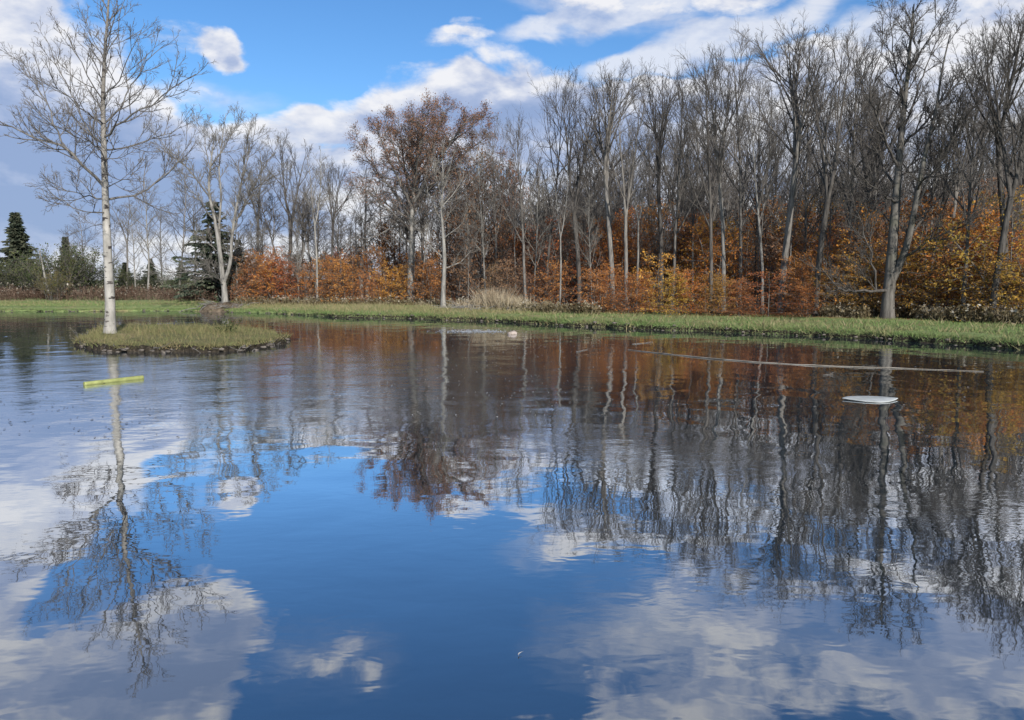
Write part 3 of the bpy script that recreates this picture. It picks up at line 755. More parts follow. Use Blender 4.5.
# ---- the wood behind
SKY = np.array([(230, 165), (300, 148), (350, 185), (420, 160), (500, 128), (560, 95), (600, 78), (700, 62), (800, 48), (900, 62), (1024, 50), (1200, 30)], float)
zones = [(225, 290, 'slim bare tree in the thin wood behind the pale root mound tree'),
         (290, 350, 'slim bare tree in the thin wood behind the twin stemmed tree'),
         (350, 440, 'bare tree in the wood directly behind the broad oak'),
         (440, 520, 'bare grey tree deep in the wood behind russet leaves and dry tussock'),
         (520, 600, 'bare grey tree deep in the wood left of the red bushes'),
         (600, 680, 'bare grey tree deep in the wood behind the yellow bush'),
         (680, 760, 'bare grey tree deep in the wood behind the pale leaning trunk'),
         (760, 840, 'bare grey tree deep in the wood behind the vase shaped tree'),
         (840, 930, 'bare grey tree deep in the wood behind the bare maple'),
         (930, 1300, 'bare grey tree deep in the wood behind the dark leaning pair')]
placed = []; count = 0; tries = 0
while count < 232 and tries < 9000:
    tries += 1
    px = rnd.uniform(232, 1120); depth = rnd.uniform(3.0, 44) if px > 480 else rnd.uniform(2.5, 14 + max(0, px - 330) * .14)
    Y = edge_Y(px) + depth; X = x_at(px, Y)
    if any((X - a) ** 2 + (Y - b) ** 2 < 1.45 ** 2 for a, b in placed): continue
    placed.append((X, Y))
    top = float(np.interp(px, SKY[:, 0], SKY[:, 1])) + rnd.uniform(22, 125) + (20 if depth < 8 else 0)
    low = rnd.random() < .42
    if low: top = rnd.uniform(175, 225) if px > 330 else rnd.uniform(190, 240)
    X, H = tall_to(px, Y, top)
    if H < 4 or H > 26: continue
    key = rnd.choice(BRUSH) if low else rnd.choice(SLIM) if depth < 9 else (rnd.choice(TALL + SLIM[:2]) if px > 400 else rnd.choice(TALL[:3] + SLIM))
    wide = (1.25 if low else .8) * min(1.0, protos[key][1] / H * 1.1)
    o = place_tree(key, X, Y, H, wide, bark=rnd.choice(['grey', 'grey', 'dark', 'mid', 'mid'] if depth < 14 else ['grey', 'grey', 'dark']))
    lab = next(z[2] for z in zones if z[0] <= px < z[1])
    tag(o, lab, 'tree', lab.replace('bare tree', 'bare trees').replace('grey tree', 'grey trees').replace('slim bare', 'slim bare'))
    count += 1

# ---- the far side of the wood: too deep to tell tree from tree
rg = random.Random(900); far_parts = []
fsp = [dict(n=26, t0=.06, t1=.97, ang=42, ratio=.24, fall=.4, r0=.04, r1=.016, seg=5, sides=3, wander=.07, up=.06, dst='crown'),
       dict(n=7, t0=.2, t1=.98, ang=36, ratio=.5, fall=.4, r0=.018, r1=.012, seg=3, sides=3, wander=.1, up=.04, dst='crown'),
       dict(n=4, t0=.2, t1=1, ang=36, ratio=.55, fall=.3, r0=.013, r1=.009, seg=2, sides=3, wander=.1, up=.04, dst='crown')]
fproto = []
for k in range(4):
    tb = new_tubes(); c = chain(rg, (0, 0, -.3), (rg.gauss(0, .04), 0, 1), 9, 9, .13, .03, .03, .01); tb['trunk'].add(c[0], c[1], 5); grow(rg, c, 9, fsp, 0, tb, [])
    fproto.append(join2([tb['trunk'].arrays(), tb['crown'].arrays()]))
for k in range(165):
    px = rg.uniform(470, 1150); Y = edge_Y(px) + rg.uniform(30, 62); X = x_at(px, Y); V, F = fproto[k % 4]; a = rg.uniform(0, 6.28); ca, sa = math.cos(a), math.sin(a); sc = rg.uniform(.8, 1.35)
    V2 = np.stack([(V[:, 0] * ca - V[:, 1] * sa) * sc * 1.3 + X, (V[:, 0] * sa + V[:, 1] * ca) * sc * 1.3 + Y, V[:, 2] * sc + .7], 1); far_parts.append((V2, F))
tag(mesh_obj('distant_wood', *join2(far_parts, True), bark_dark), 'dark haze of far trunks and twigs deep in the wood', 'wood', kind='stuff')

# ---- beech saplings: the leafy understorey
def make_sapling(seed, H=4.5, dens=1.0, size=.088):
    rg = random.Random(seed); tb = new_tubes(); tips = []
    for s in range(rg.choice([1, 2, 2, 3])):
        c = chain(rg, (rg.gauss(0, .25), rg.gauss(0, .25), -.1), (rg.gauss(0, .12), rg.gauss(0, .12), 1), H * rg.uniform(.75, 1), 9, .035, .008, .06, .01)
        tb['trunk'].add(c[0], c[1], 5); grow(rg, c, H, tree_specs('sapling'), 0, tb, tips)
    P = pts_along(tips, .2 / dens)
    if len(P) > 6500: P = P[nr.permutation(len(P))[:6500]]
    V, F = leaf_arrays(nr, P, 2, .08, size, .5)
    return tb, V, F
saps = []
for i in range(5): saps.append([make_sapling(300 + i), 4.5, None])
for i in range(2): saps.append([make_sapling(320 + i, 4.5, .5, .075), 4.5, None])
saps.append([make_sapling(333, 4.5, .3, .075), 4.5, None])
def place_sapling(k, X, Y, H, wide, lm, name='beech_sapling'):
    s = saps[k]; sc = H / s[1]; loc = (X, Y, bank_z(X, Y) - .03); rot = rnd.uniform(0, 6.28)
    if s[2] is None:
        tb, V, F = s[0]; r = empty(name); tb['trunk'].build('trunk', bark_grey, r); mesh_obj('foliage', V, F, leaf_orange, r)
        s[2] = r; r.location = loc; r.rotation_euler = (0, 0, rot); r.scale = (sc * wide, sc * wide, sc)
        f = [c for c in r.children if c.name.startswith('foliage')][0]
        f.material_slots[0].link = 'OBJECT'; f.material_slots[0].material = lm
        return r
    r = dup(s[2], loc, rot, (sc * wide, sc * wide, sc), {'foliage': lm})
    for k_ in list(r.keys()): del r[k_]
    r.name = name
    return r
LM = {'copper': leaf_copper, 'orange': leaf_orange, 'yellow': leaf_yellow, 'olive': leaf_olive, 'brown': leaf_brown}
front_saps = [(248, .6, 3.0, 1.2, 'copper', 'copper leaved bush right of the root mound tree'), (268, .2, 3.0, 1.3, 'orange', 'low orange bush nearest the root mound tree'),
    (286, .9, 3.5, 1.2, 'copper', 'tall copper bush left of the twin stemmed tree'), (304, .0, 2.4, 1.4, 'orange', 'low orange bush under the twin stemmed tree'),
    (340, .3, 3.2, 1.3, 'copper', 'wide copper bush right of the twin stemmed tree'), (365, .2, 2.4, 1.3, 'copper', 'copper bush midway between twin stemmed tree and oak'),
    (389, .4, 2.6, 1.3, 'orange', 'orange bush touching the oak trunk on its left'), (430, .8, 3.0, 1.2, 'copper', 'copper bush between oak and slender pale tree'),
    (462, 1.6, 3.2, 1.2, 'brown', 'brown leaved bush right of the slender pale tree'), (512, 1.6, 3.0, 1.2, 'brown', 'sparse brown bush behind the dry grass tussock'),
    (548, 2.0, 3.0, 1.2, 'copper', 'copper bush behind the sprawling pale sapling'),
    (604, .4, 2.3, 1.4, 'copper', 'low red bush at left end of the red bushes'), (629, .2, 2.1, 1.4, 'copper', 'dense red bush second from the left on the lawn edge'),
    (652, .6, 3.2, 1.1, 'orange', 'tall orange bush behind the yellow bush left side'), (673, .0, 2.1, 1.4, 'yellow', 'bright yellow bush on the lawn edge'),
    (692, .5, 2.4, 1.1, 'orange', 'orange bush close right of the bright yellow bush'), (718, .3, 1.9, 1.2, 'yellow', 'small yellow bush beside the dark straight trunk'),
    (742, .2, 1.8, 1.3, 'copper', 'red bush left of the brightest red bush'), (776, .0, 2.2, 1.7, 'copper', 'brightest wide red bush low on the lawn edge'),
    (806, .4, 1.6, 1.3, 'copper', 'red bush at foot of the dark leaning trunk'),
    (838, 1.4, 2.4, 1.4, 'olive', 'olive yellow bush under the maple low limb'), (866, 1.8, 2.7, 1.3, 'olive', 'olive gold bush left of the maple trunk'),
    (912, 1.8, 3.0, 1.3, 'yellow', 'yellow bush just right of the maple trunk'), (940, 1.5, 2.5, 1.4, 'olive', 'olive yellow bush second right of the maple'),
    (972, 1.6, 2.9, 1.3, 'olive', 'olive gold bush left of the dark leaning pair'), (1003, 1.8, 2.6, 1.3, 'olive', 'olive bush between the trunks of the dark pair'), (1030, 1.4, 2.8, 1.4, 'yellow', 'golden bush at the far right beyond the dark pair')]
for i, (px, of_, H, wide, lm, lab) in enumerate(front_saps):
    Y = edge_Y(px) + of_; o = place_sapling(i % 5, x_at(px, Y), Y, H, wide, LM[lm])
    tag(o, lab, 'bush', 'autumn bushes along the front of the wood')
sz = [(225, 330, 'copper beech sapling in the thin wood behind the twin stemmed tree', ['copper', 'copper', 'orange', 'brown']),
      (330, 450, 'copper beech sapling in the wood behind the broad oak', ['copper', 'copper', 'orange']),
      (450, 590, 'russet beech sapling deep in the wood behind the dry tussock', ['brown', 'copper', 'copper']),
      (590, 720, 'orange beech sapling deep in the wood behind the red and yellow bushes', ['orange', 'copper', 'orange']),
      (720, 830, 'copper beech sapling deep in the wood behind the brightest red bush', ['copper', 'orange', 'copper', 'brown']),
      (830, 1200, 'orange or brownish beech sapling deep in the wood behind the bare maple', ['orange', 'olive', 'orange', 'copper', 'brown'])]
n = 0; spl = []
while n < 115:
    px = rnd.uniform(235, 1110); depth = 1.5 + 24 * rnd.random() ** 1.2
    if px < 330: depth = 1.5 + 6 * rnd.random()
    Y = edge_Y(px) + depth; X = x_at(px, Y)
    if any((X - a) ** 2 + (Y - b) ** 2 < 1.1 for a, b in spl): continue
    spl.append((X, Y))
    z = next(q for q in sz if q[0] <= px < q[1])
    H = rnd.uniform(2.2, 4.0) + depth * .08
    if px > 830: H += 1.3
    elif px > 450: H = (rnd.uniform(4.2, 6.8) if depth > 5 else H * .72)
    if 450 < px < 590 and rnd.random() < .3: continue
    o = place_sapling(rnd.choice([0, 5, 6, 5, 6, 7, 7]) if depth > 3.5 or px > 830 else rnd.choice([0, 1, 2, 3, 4]), X, Y, H, rnd.uniform(.85, 1.15), LM[rnd.choice(z[3])])
    tag(o, z[2], 'beech sapling', z[2].replace('sapling', 'saplings')); n += 1
# tall trees that kept brown leaves
for px, of_, top, wide, lm, k, lab in [(480, 5, 132, 1.0, 'brown', 5, 'tall beech keeping a full russet crown right of the oak'), (508, 9, 150, .9, 'brown', 6, 'russet crowned beech behind the dry grass tussock'),
        (462, 8, 160, .8, 'brown', 6, 'brown leaved beech behind the slender pale tree'), (393, 8, 205, .9, 'copper', 5, 'copper leaved beech behind the left side of the oak'), (700, 9, 205, 1., 'copper', 6, 'sparse copper beech behind the yellow bushes'), (905, 6, 180, .8, 'copper', 7, 'sparse copper beech behind the maple'), (975, 6, 165, .9, 'brown', 6, 'sparse brown beech left of the dark pair'), (545, 10, 215, 1., 'brown', 6, 'brown beech behind the sprawling pale sapling')]:
    Y = edge_Y(px) + of_; X, H = tall_to(px, Y, top)
    o = place_sapling(k, X, Y, H, wide * .62, LM[lm], 'beech_tree'); tag(o, lab, 'tree')

# ---- conifers
def make_spruce(seed, H, w, thin=1.0):
    rg = random.Random(seed); tb = new_tubes(); V = []
    c = chain(rg, (0, 0, -.2), (0, 0, 1), H + .2, 8, .02 * H, .01, .01, .01); tb['trunk'].add(c[0], c[1], 7)
    z = .05 * H; cen = []; dirs = []
    while z < H * .99:
        L = (H - z) / H * w * rg.uniform(.8, 1.15) + .08
        m = rg.randint(6, 8); a0 = rg.uniform(0, 6.28)
        for k in range(m):
            a = a0 + k * 6.28 / m + rg.gauss(0, .2); l = L * rg.uniform(.38, 1.18)
            d = Vector((math.cos(a), math.sin(a), rg.uniform(.0, .35))); cc = chain(rg, (0, 0, z), d, l, 4, .02, .006, .05, -.06)
            tb['trunk'].add(cc[0], cc[1], 3)
            q = max(3, int(l / (.09 * thin)))
            for j in range(q):
                p, r, dd = sub(cc, (j + .5) / q); dd.normalize(); side = dd.cross(Vector((0, 0, 1))).normalized()
                for sgn in (-1, 1, 0):
                    e = (dd * .6 + side * sgn * rg.uniform(.5, 1) + Vector((0, 0, rg.uniform(-.5, .05)))).normalized()
                    cen.append(p); dirs.append(e)
        z += (.07 + .07 * rg.random()) * thin
    P = np.array([tuple(p) for p in cen]); D = np.array([tuple(d) for d in dirs]); n = len(P)
    rs = np.random.RandomState(seed)
    b = np.cross(D, rs.randn(n, 3)); b /= np.linalg.norm(b, axis=1, keepdims=True)
    s = rs.uniform(.2, .42, (n, 1))
    V = np.stack([P, P + D * s * .5 + b * .06, P + D * s, P + D * s * .5 - b * .06], 1).reshape(-1, 3)
    return tb, V, np.arange(n * 4).reshape(n, 4)
spr = [make_spruce(1, 6.0, 1.9), make_spruce(2, 6.0, 2.6), make_spruce(3, 6.0, 3.0, 1.55)]
spr_root = [None, None, None]
for px, Y, top, k, wide, lab in [(20, 68, 211, 0, 1.0, 'dark pointed spruce standing alone above the bushes at left'), (-4, 66, 243, 1, .8, 'dark spruce cut by the left picture edge'), (216, 57, 198, 2, .95, 'broad dark spruce close behind the root mound tree'),
        (240, 60, 238, 2, .8, 'lower dark spruce just right of the broad one behind the mound tree'), (68, 82, 236, 0, .9, 'small far spruce tip above the olive bushes'), (152, 80, 258, 1, .9, 'low dark spruce behind the birch to its right'), (126, 78, 262, 1, 1.1, 'low dark spruce right behind the birch trunk'), (182, 84, 264, 1, 1.2, 'low dark spruce far off left of the mound tree')]:
    X, H = tall_to(px, Y, top); s = H / 6.0; loc = (X, Y, bank_z(X, Y))
    if spr_root[k] is None:
        tb, V, F = spr[k]; r = empty('spruce_tree'); tb['trunk'].build('trunk', bark_dark, r); mesh_obj('crown', V, F, needle_mat, r); spr_root[k] = r
        r.location = loc; r.scale = (s * wide, s * wide, s)
    else: r = dup(spr_root[k], loc, rnd.uniform(0, 6), (s * wide, s * wide, s))
    tag(r, lab, 'spruce', 'spruces round the pond')

# ---- willow bushes and thin trees beyond the left meadow
def make_bush(seed):
    rg = random.Random(seed); tb = new_tubes(); tips = []
    sp = [dict(n=9, t0=.25, t1=1, ang=32, ratio=.42, fall=.4, r0=.012, r1=.006, seg=4, sides=3, wander=.12, up=.03, dst='trunk', leafy=True),
          dict(n=5, t0=.2, t1=1, ang=36, ratio=.45, fall=.3, r0=.008, r1=.005, seg=3, sides=3, wander=.12, up=.03, dst='trunk', leafy=True)]
    for k in range(16):
        d = perp(rg, Vector((0, 0, 1)), R(rg.uniform(4, 48)))
        c = chain(rg, (rg.gauss(0, .3), rg.gauss(0, .3), -.1), d, rg.uniform(2, 3.2), 6, .025, .008, .07, .04)
        tb['trunk'].add(c[0], c[1], 4); grow(rg, c, 3, sp, 0, tb, tips)
    P = pts_along(tips, .22); V, F = leaf_arrays(nr, P, 2, .08, .07, .1)
    return tb, V, F
bushes = [make_bush(51), make_bush(52)]; broot = [None, None]
for i, (px, Y, top, wide, lm, lab) in enumerate([(34, 62, 256, 1.0, leaf_green, 'dull green bush at foot of the lone pointed spruce'), (58, 60, 248, 1.2, leaf_green, 'dull green willow bush right of the leaning dead stem'), (80, 61, 250, 1.1, leaf_green, 'dull green willow bush midway between dead stem and birch'),
        (54, 57, 272, .9, leaf_yellowgreen, 'low yellowish bush in front of the willow bushes'), (102, 64, 262, 1.2, leaf_green, 'grey green bush directly behind the birch trunk'), (12, 64, 262, 1.2, leaf_green, 'low green bush between the two left spruces'), (132, 66, 268, 1.2, leaf_green, 'low grey green bush right of the birch trunk'), (165, 68, 272, 1.2, leaf_green, 'low grey green bush midway from birch to mound tree'), (190, 64, 276, 1.0, leaf_green, 'low grey green bush just left of the mound tree')]):
    X, H = tall_to(px, Y, top); k = i % 2; s = H / 3.1; loc = (X, Y, bank_z(X, Y))
    if broot[k] is None:
        tb, V, F = bushes[k]; r = empty('willow_bush'); tb['trunk'].build('stems', twig_mat, r); mesh_obj('foliage', V, F, lm, r); broot[k] = r
        r.location = loc; r.scale = (s * wide, s * wide, s)
    else: r = dup(broot[k], loc, rnd.uniform(0, 6), (s * wide, s * wide, s), {'foliage': lm})
    tag(r, lab, 'bush', 'bushes beyond the left meadow')
for px, Y, top, key, bark, lab in [(86, 66, 208, 't8', 'grey', 'thin bare tree left of the birch above the willow bushes'), (128, 70, 196, 't9', 'grey', 'thin forked bare tree right behind the birch trunk'), (148, 60, 178, 't7', 'pale', 'pale thin bare tree midway from birch to mound tree'), (136, 61, 205, 't10', 'pale', 'short pale thin tree beside the pale one right of the birch'),
        (178, 66, 172, 't8', 'grey', 'thin bare tree left of the broad dark spruce'), (196, 72, 190, 't9', 'grey', 'faint thin tree close left of the mound tree'), (72, 72, 226, 't7', 'grey', 'short thin bare tree above the willow bushes'), (112, 74, 216, 't10', 'grey', 'faint thin bare tree hidden behind the birch trunk'), (163, 74, 206, 't7', 'grey', 'faint thin bare tree far off between birch and mound tree'), (258, 60, 150, 't9', 'grey', 'thin bare tree right behind the mound tree')]:
    X, H = tall_to(px, Y, top); o = place_tree(key, X, Y, H, 1.25, bark=bark); tag(o, lab, 'tree', 'thin trees beyond the left meadow')
# leaning dead stem
rg = random.Random(3); tb = Tubes(); X = x_at(48, 58); b = Vector((X, 58, bank_z(X, 58)))
pts = catmull([at(48.5, 292, 58) - b, at(45, 277, 58) - b, at(42, 262, 58.2) - b, at(39, 250, 58.3) - b], False, .3)
tb.add(pts, list(np.linspace(.10, .035, len(pts))), 7)
cc = (pts, list(np.linspace(.10, .035, len(pts))))
for k in range(5):
    p, r, d = sub(cc, .5 + .1 * k); q = chain(rg, p, perp(rg, d, R(50)), .7, 3, .02, .008, .1, .02); tb.add(q[0], q[1], 4)
o = tb.build('dead_tree', bark_pale); o.location = b; tag(o, 'pale dead stem leaning left among the willow bushes', 'dead tree')
# broken snags
for px, y0, y1, lab in [(361, 272, 254, 'broken pale snag, left one of two behind the copper bushes'), (366.5, 272, 257, 'broken pale snag, right one of two behind the copper bushes')]:
    Y = edge_Y(px) + 4.5; X = x_at(px, Y); zb = bank_z(X, Y); H = at(px, y1, Y).z - zb
    rg = random.Random(int(px)); tb = Tubes(); c = chain(rg, (0, 0, -.1), (.02, 0, 1), H, 6, .16, .12, .03, 0); c[1][-1] = .05; tb.add(c[0], c[1], 8)
    o = tb.build('snag', bark_pale); o.location = (X, Y, zb); tag(o, lab, 'dead tree', 'broken pale snags')

# ------------------------------------------------------------------ islet
isl_px = [(80, 346.5), (95, 350), (120, 352), (160, 353.2), (200, 353.2), (235, 352), (264, 349.5), (281, 345), (284, 340), (272, 335), (240, 332), (200, 330.5), (160, 330), (125, 330), (98, 332), (84, 339)]
isl = np.array(catmull([on_ground(*p) for p in isl_px], True, .07))[:, :2]
nI = len(isl); inN = -normals_of(isl, 10); wobI = band(nI, 14, .16, nr) + band(nI, 3, .06, nr)
pd = [-.4, .08, .14, .18, .16, .22, .34, .55, .85, 1.2]; pz = [-.6, -.1, .02, .07, .11, .14, .16, .19, .22, .24]
rs = np.random.RandomState(5)
cen = isl.mean(0); VV = []; OO = []
for d, z in zip(pd, pz):
    P = isl + inN * (d + wobI * (1 if d < .5 else .5))[:, None]
    if d > .6: P = cen + (P - cen)
    VV.append(np.concatenate([P, (z + band(nI, 3, .025, rs) + band(nI, 12, .02, rs))[:, None]], 1)); OO.append(np.full(nI, d))
for f in (.6, .3, .02):
    last = VV[len(pd) - 1]; P = cen + (last[:, :2] - cen) * f
    VV.append(np.concatenate([P, (.25 + band(nI, 8, .02, rs) * f)[:, None]], 1)); OO.append(np.full(nI, 3.0))
m_ = len(VV); VV = np.concatenate(VV); OO = np.concatenate(OO)
ii, jj = np.meshgrid(np.arange(nI), np.arange(m_ - 1)); ii = ii.ravel(); jj = jj.ravel(); i2 = (ii + 1) % nI
islet = mesh_obj('islet_ground', VV, np.stack([jj * nI + ii, jj * nI + i2, (jj + 1) * nI + i2, (jj + 1) * nI + ii], 1), gm_islet, smooth=True)
for nm, arr in (('shore_distance', OO - .29), ('wood', np.zeros(len(VV)))):
    a = islet.data.attributes.new(nm, 'FLOAT', 'POINT'); a.data.foreach_set('value', arr.astype(np.float32))
tag(islet, 'small grassy islet with eroded dark earth rim in the pond', kind='structure')

def blades(P, h, w, rs, lean=.35):
    n = len(P); a = rs.uniform(0, 6.28, n); hh = h * rs.uniform(.5, 1.4, n); ww = w * rs.uniform(.6, 1.3, n)
    L = rs.randn(n, 2) * lean * hh[:, None]
    u = np.stack([np.cos(a), np.sin(a), np.zeros(n)], 1) * ww[:, None] * .5
    tip = P + np.concatenate([L, hh[:, None]], 1)
    V = np.stack([P - u, P + u, tip], 1).reshape(-1, 3); return V, np.arange(n * 3).reshape(n, 3)
def join(parts):
    VV, FF, o = [], {}, 0
    for V, F in parts:
        FF.setdefault(F.shape[1], []).append(F + o); VV.append(V); o += len(V)
    return np.concatenate(VV), [np.concatenate(f) for f in FF.values()]
# islet grass
n = 15000; k = rs.randint(0, nI, n); f = np.sqrt(rs.rand(n)); inner = isl + inN * .22
P2 = cen + (inner[k] - cen) * f[:, None]
P = np.concatenate([P2, (.14 + .1 * (1 - f))[:, None]], 1)
P = P[~((np.hypot(P[:, 0] - birch.location.x, P[:, 1] - birch.location.y)) < .22)]
tuft = .55 + .9 * np.clip(np.sin(P[:, 0] * 3.1 + 1.3 * np.sin(P[:, 1] * 2.7)) * np.cos(P[:, 1] * 4.3 + np.sin(P[:, 0] * 5.1)) + .3, 0, 1)
V1 = blades(P, .10 * tuft, .02, rs, .6)
wk = rs.rand(len(P)) < .18; V2 = blades(P[wk], .22, .02, rs, .5)
k3 = rs.randint(0, nI, 5000); e3 = rs.uniform(.1, .42, 5000)
P3 = np.concatenate([isl[k3] + inN[k3] * (e3 + wobI[k3])[:, None], (.07 + .1 * np.clip((e3 - .1) / .2, 0, 1))[:, None]], 1)
P3 = P3[np.sin(P3[:, 0] * 5.3 + P3[:, 1] * 3) + rs.randn(5000) * .5 > -.1]
V3 = blades(P3, .14, .022, rs, 1.1)
wk = rs.rand(len(P)) < .02; V4 = blades(P[wk], .42, .016, rs, .35)
tag(mesh_obj('grass', *join([V1, V2, V3, V4]), grass_islet), 'rough green and tan grass covering the islet', 'grass', kind='stuff')
# roots and stones on the rim
tb = Tubes(); rg = random.Random(8)
for _ in range(110):
    i = rg.randrange(nI); p = Vector((*isl[i], rg.uniform(.03, .2))) + Vector((*(inN[i] * rg.uniform(-.06, .03)), 0))
    tang = isl[(i + 3) % nI] - isl[i]; d = Vector((*tang, 0)).normalized() * rg.choice((-1, 1)) + Vector((0, 0, rg.gauss(-.15, .35)))
    c = chain(rg, p, d, rg.uniform(.15, .7), 4, rg.uniform(.006, .018), .004, .2, -.05); tb.add(c[0], c[1], 4)
tag(tb.build('roots', bark_grey), 'bare grey roots and sticks along the islet rim', 'roots', kind='stuff')
def stone_arrays(p, s, rg):
    bm = []; th = [(0, 0, 1)]
    import bmesh
    b = bmesh.new(); bmesh.ops.create_icosphere(b, subdivisions=2, radius=1)
    for v in b.verts: v.co *= 1 + .22 * math.sin(v.co.x * 3 + p[0] * 7) * math.cos(v.co.y * 4 + p[1] * 5) + rg.gauss(0, .05)
    V = np.array([tuple(v.co) for v in b.verts]); F = np.array([[v.index for v in f.verts] for f in b.faces]); b.free()
    return V * np.array(s) + np.array(p), F
def simple_mat(name, a, b, sc=6, rough=.8, spec=.3):
    m, t, out = new_mat(name); n1 = t.noise(objco(t), sc, 4, .6)
    principled(t, out, t.ramp(n1.outputs[0], [(.3, a), (.7, b)]), rough, spec, n1.outputs[0], .4, .02); return m
stone_m = simple_mat('stone', (.035, .03, .026), (.15, .13, .11), 9)
parts = []
for _ in range(70):
    i = rg.randrange(nI); s = rg.uniform(.02, .07); parts.append(stone_arrays((isl[i][0] + rg.gauss(0, .08), isl[i][1] + rg.gauss(0, .05), rg.uniform(.0, .12)), (s * 1.4, s, s * .6), rg))
tag(mesh_obj('rubble', *join(parts), stone_m, smooth=True), 'dark stones and clods round the islet rim', 'stones', kind='stuff')
# leafy weed on the islet
rg = random.Random(4); tb = new_tubes(); tips = []
for _ in range(14):
    c = chain(rg, (rg.gauss(0, .15), rg.gauss(0, .1), 0), perp(rg, Vector((0, 0, 1)), R(rg.uniform(5, 40))), rg.uniform(.35, .6), 4, .006, .003, .1, .0); tb['trunk'].add(c[0], c[1], 3); tips.append(c[0])
r = empty('weed_plant'); q = on_ground(226, 331, .3); r.location = q
tb['trunk'].build('stems', leaf_green, r); mesh_obj('foliage', *leaf_arrays(nr, pts_along(tips, .03), 1, .03, .06, .2), leaf_green, r)
tag(r, 'dark green leafy weed clump on the back of the islet', 'weed')

# ------------------------------------------------------------------ root mound under the pale tree
mb = grey_tree.location; rs = np.random.RandomState(9)
ang = np.linspace(0, 2 * np.pi, 48, endpoint=False); VV = []
for f, z in ((1.15, -.1), (1, .15), (.93, .25), (.75, .38), (.5, .48), (.25, .52), (.02, .53)):
    rr = f * (1 + .12 * np.sin(3 * ang + 1) + .06 * rs.randn(48) * (f > .3))
    VV.append(np.stack([mb.x + rr * 1.5 * np.cos(ang), mb.y - .3 + rr * 1.1 * np.sin(ang), np.full(48, z) + .05 * rs.randn(48) * (f < 1.1) * (f > .1)], 1))
m_ = len(VV); VV = np.concatenate(VV)
ii, jj = np.meshgrid(np.arange(48), np.arange(m_ - 1)); ii = ii.ravel(); jj = jj.ravel(); i2 = (ii + 1) % 48
soil_m = simple_mat('root_soil', (.035, .028, .02), (.14, .11, .08), 5, .95, .1)
tag(mesh_obj('mound_ground', VV, np.stack([jj * 48 + ii, jj * 48 + i2, (jj + 1) * 48 + i2, (jj + 1) * 48 + ii], 1), soil_m, smooth=True), 'brown earth mound under the pale many stemmed tree', kind='structure')
grey_tree.location.z = .45
tb = Tubes(); rg = random.Random(18)
for _ in range(70):
    a = rg.uniform(0, 6.28); f = rg.uniform(.1, 1.1); p = (mb.x + 1.7 * f * math.cos(a), mb.y - .3 + 1.3 * f * math.sin(a), .52 - .3 * f ** 1.5 + .04)
    c = chain(rg, p, (math.cos(a + rg.gauss(0, .7)), math.sin(a + rg.gauss(0, .7)), rg.gauss(.0, .25)), rg.uniform(.4, 1.5), 5, rg.uniform(.012, .03), .008, .2, -.05); tb.add(c[0], c[1], 4)
tag(tb.build('brushwood', bark_pale), 'tangle of pale dead twigs round the root mound', 'brushwood', kind='stuff')

# ------------------------------------------------------------------ bank vegetation
rs = np.random.RandomState(21)
shpx = 512 + shore[:, 0] / np.maximum(shore[:, 1], 1) * F_PX
vis = np.where((shore[:, 1] > 8) & (shpx > -120) & (shpx < 1200))[0]
def bank_points(n, d0, d1, sel=None, pw=1.0):
    idx = vis if sel is None else vis[sel(shpx[vis])]
    k = idx[rs.randint(0, len(idx), n)]; d = d0 + (d1 - d0) * rs.rand(n) ** pw
    N = np.where(d[:, None] < 3, shN[k], shNw[k])
    P = shore[k] + N * (d + wob[k] * (d < 6))[:, None] + rs.randn(n, 2) * .08
    z = np.interp(d, prof_d, prof_z); left = np.clip((-shore[k, 0] - 10) / 12, 0, 1); z = np.where(z < .32, z * (1 - .55 * left), z)
    return np.concatenate([P, (z - .015)[:, None]], 1), d
P, d = bank_points(60000, .1, 5.2); A1 = blades(P, .075, .028, rs, .5)
P, d = bank_points(16000, .0, .25); A2 = blades(P, .13, .025, rs, 1.0)
tag(mesh_obj('grass', *join([A1, A2]), grass_mat), 'short green mown grass along the far bank', 'grass', kind='stuff')
P, d = bank_points(9000, .1, 5, lambda x: (x > 230) & (x < 500)); A3 = blades(P, .22, .03, rs, .5)
P, d = bank_points(9000, .0, 4.5, lambda x: x > 440, 1.8); P = P[np.sin(P[:, 0] * 1.7 + np.sin(P[:, 1] * 2.3) * 2) + rs.randn(len(P)) * .5 > .35]; A4 = blades(P, .2, .035, rs, .7)
P, d = bank_points(3500, .2, 6, lambda x: x < 230); A5 = blades(P, .16, .035, rs, .6)
tag(mesh_obj('rough_grass', *join([A3, A4, A5]), grass_mix), 'longer tan and green grass tufts on the far bank', 'grass', kind='stuff')
# left meadow weeds: brown band beyond the lawn
def weed_field(pts, h, fluffy, rs):
    n = len(pts); st = blades(pts, h, .03, rs, .2)
    tips = st[0].reshape(-1, 3, 3)[:, 2]
    lv = leaf_arrays(rs, pts + (tips - pts) * rs.uniform(.3, .9, (n, 1)), 3, .07, .11, .0)
    fl = leaf_arrays(rs, tips[rs.rand(n) < fluffy], 3, .05, .09, .0)
    return st, lv, fl
Pl = []; n = 5200
pxx = rs.uniform(-150, 240, n); YY = 56.5 + 7 * rs.rand(n) - np.clip((pxx - 120) / 120, 0, 1) * 2.5
Pw = np.stack([(pxx - 512) / F_PX * YY, YY, np.full(n, .45)], 1)
st, lv, fl = weed_field(Pw, .95, .08, rs)
tag(mesh_obj('dry_weeds', *join([st, lv]), weed_brown), 'band of brown dry weeds beyond the left lawn', 'weeds', kind='stuff')
n = 5200; pxx = rs.uniform(822, 1150, n); YY = np.interp(pxx, EDGE[:, 0], EDGE[:, 1]) + rs.uniform(.1, 1.9, n)
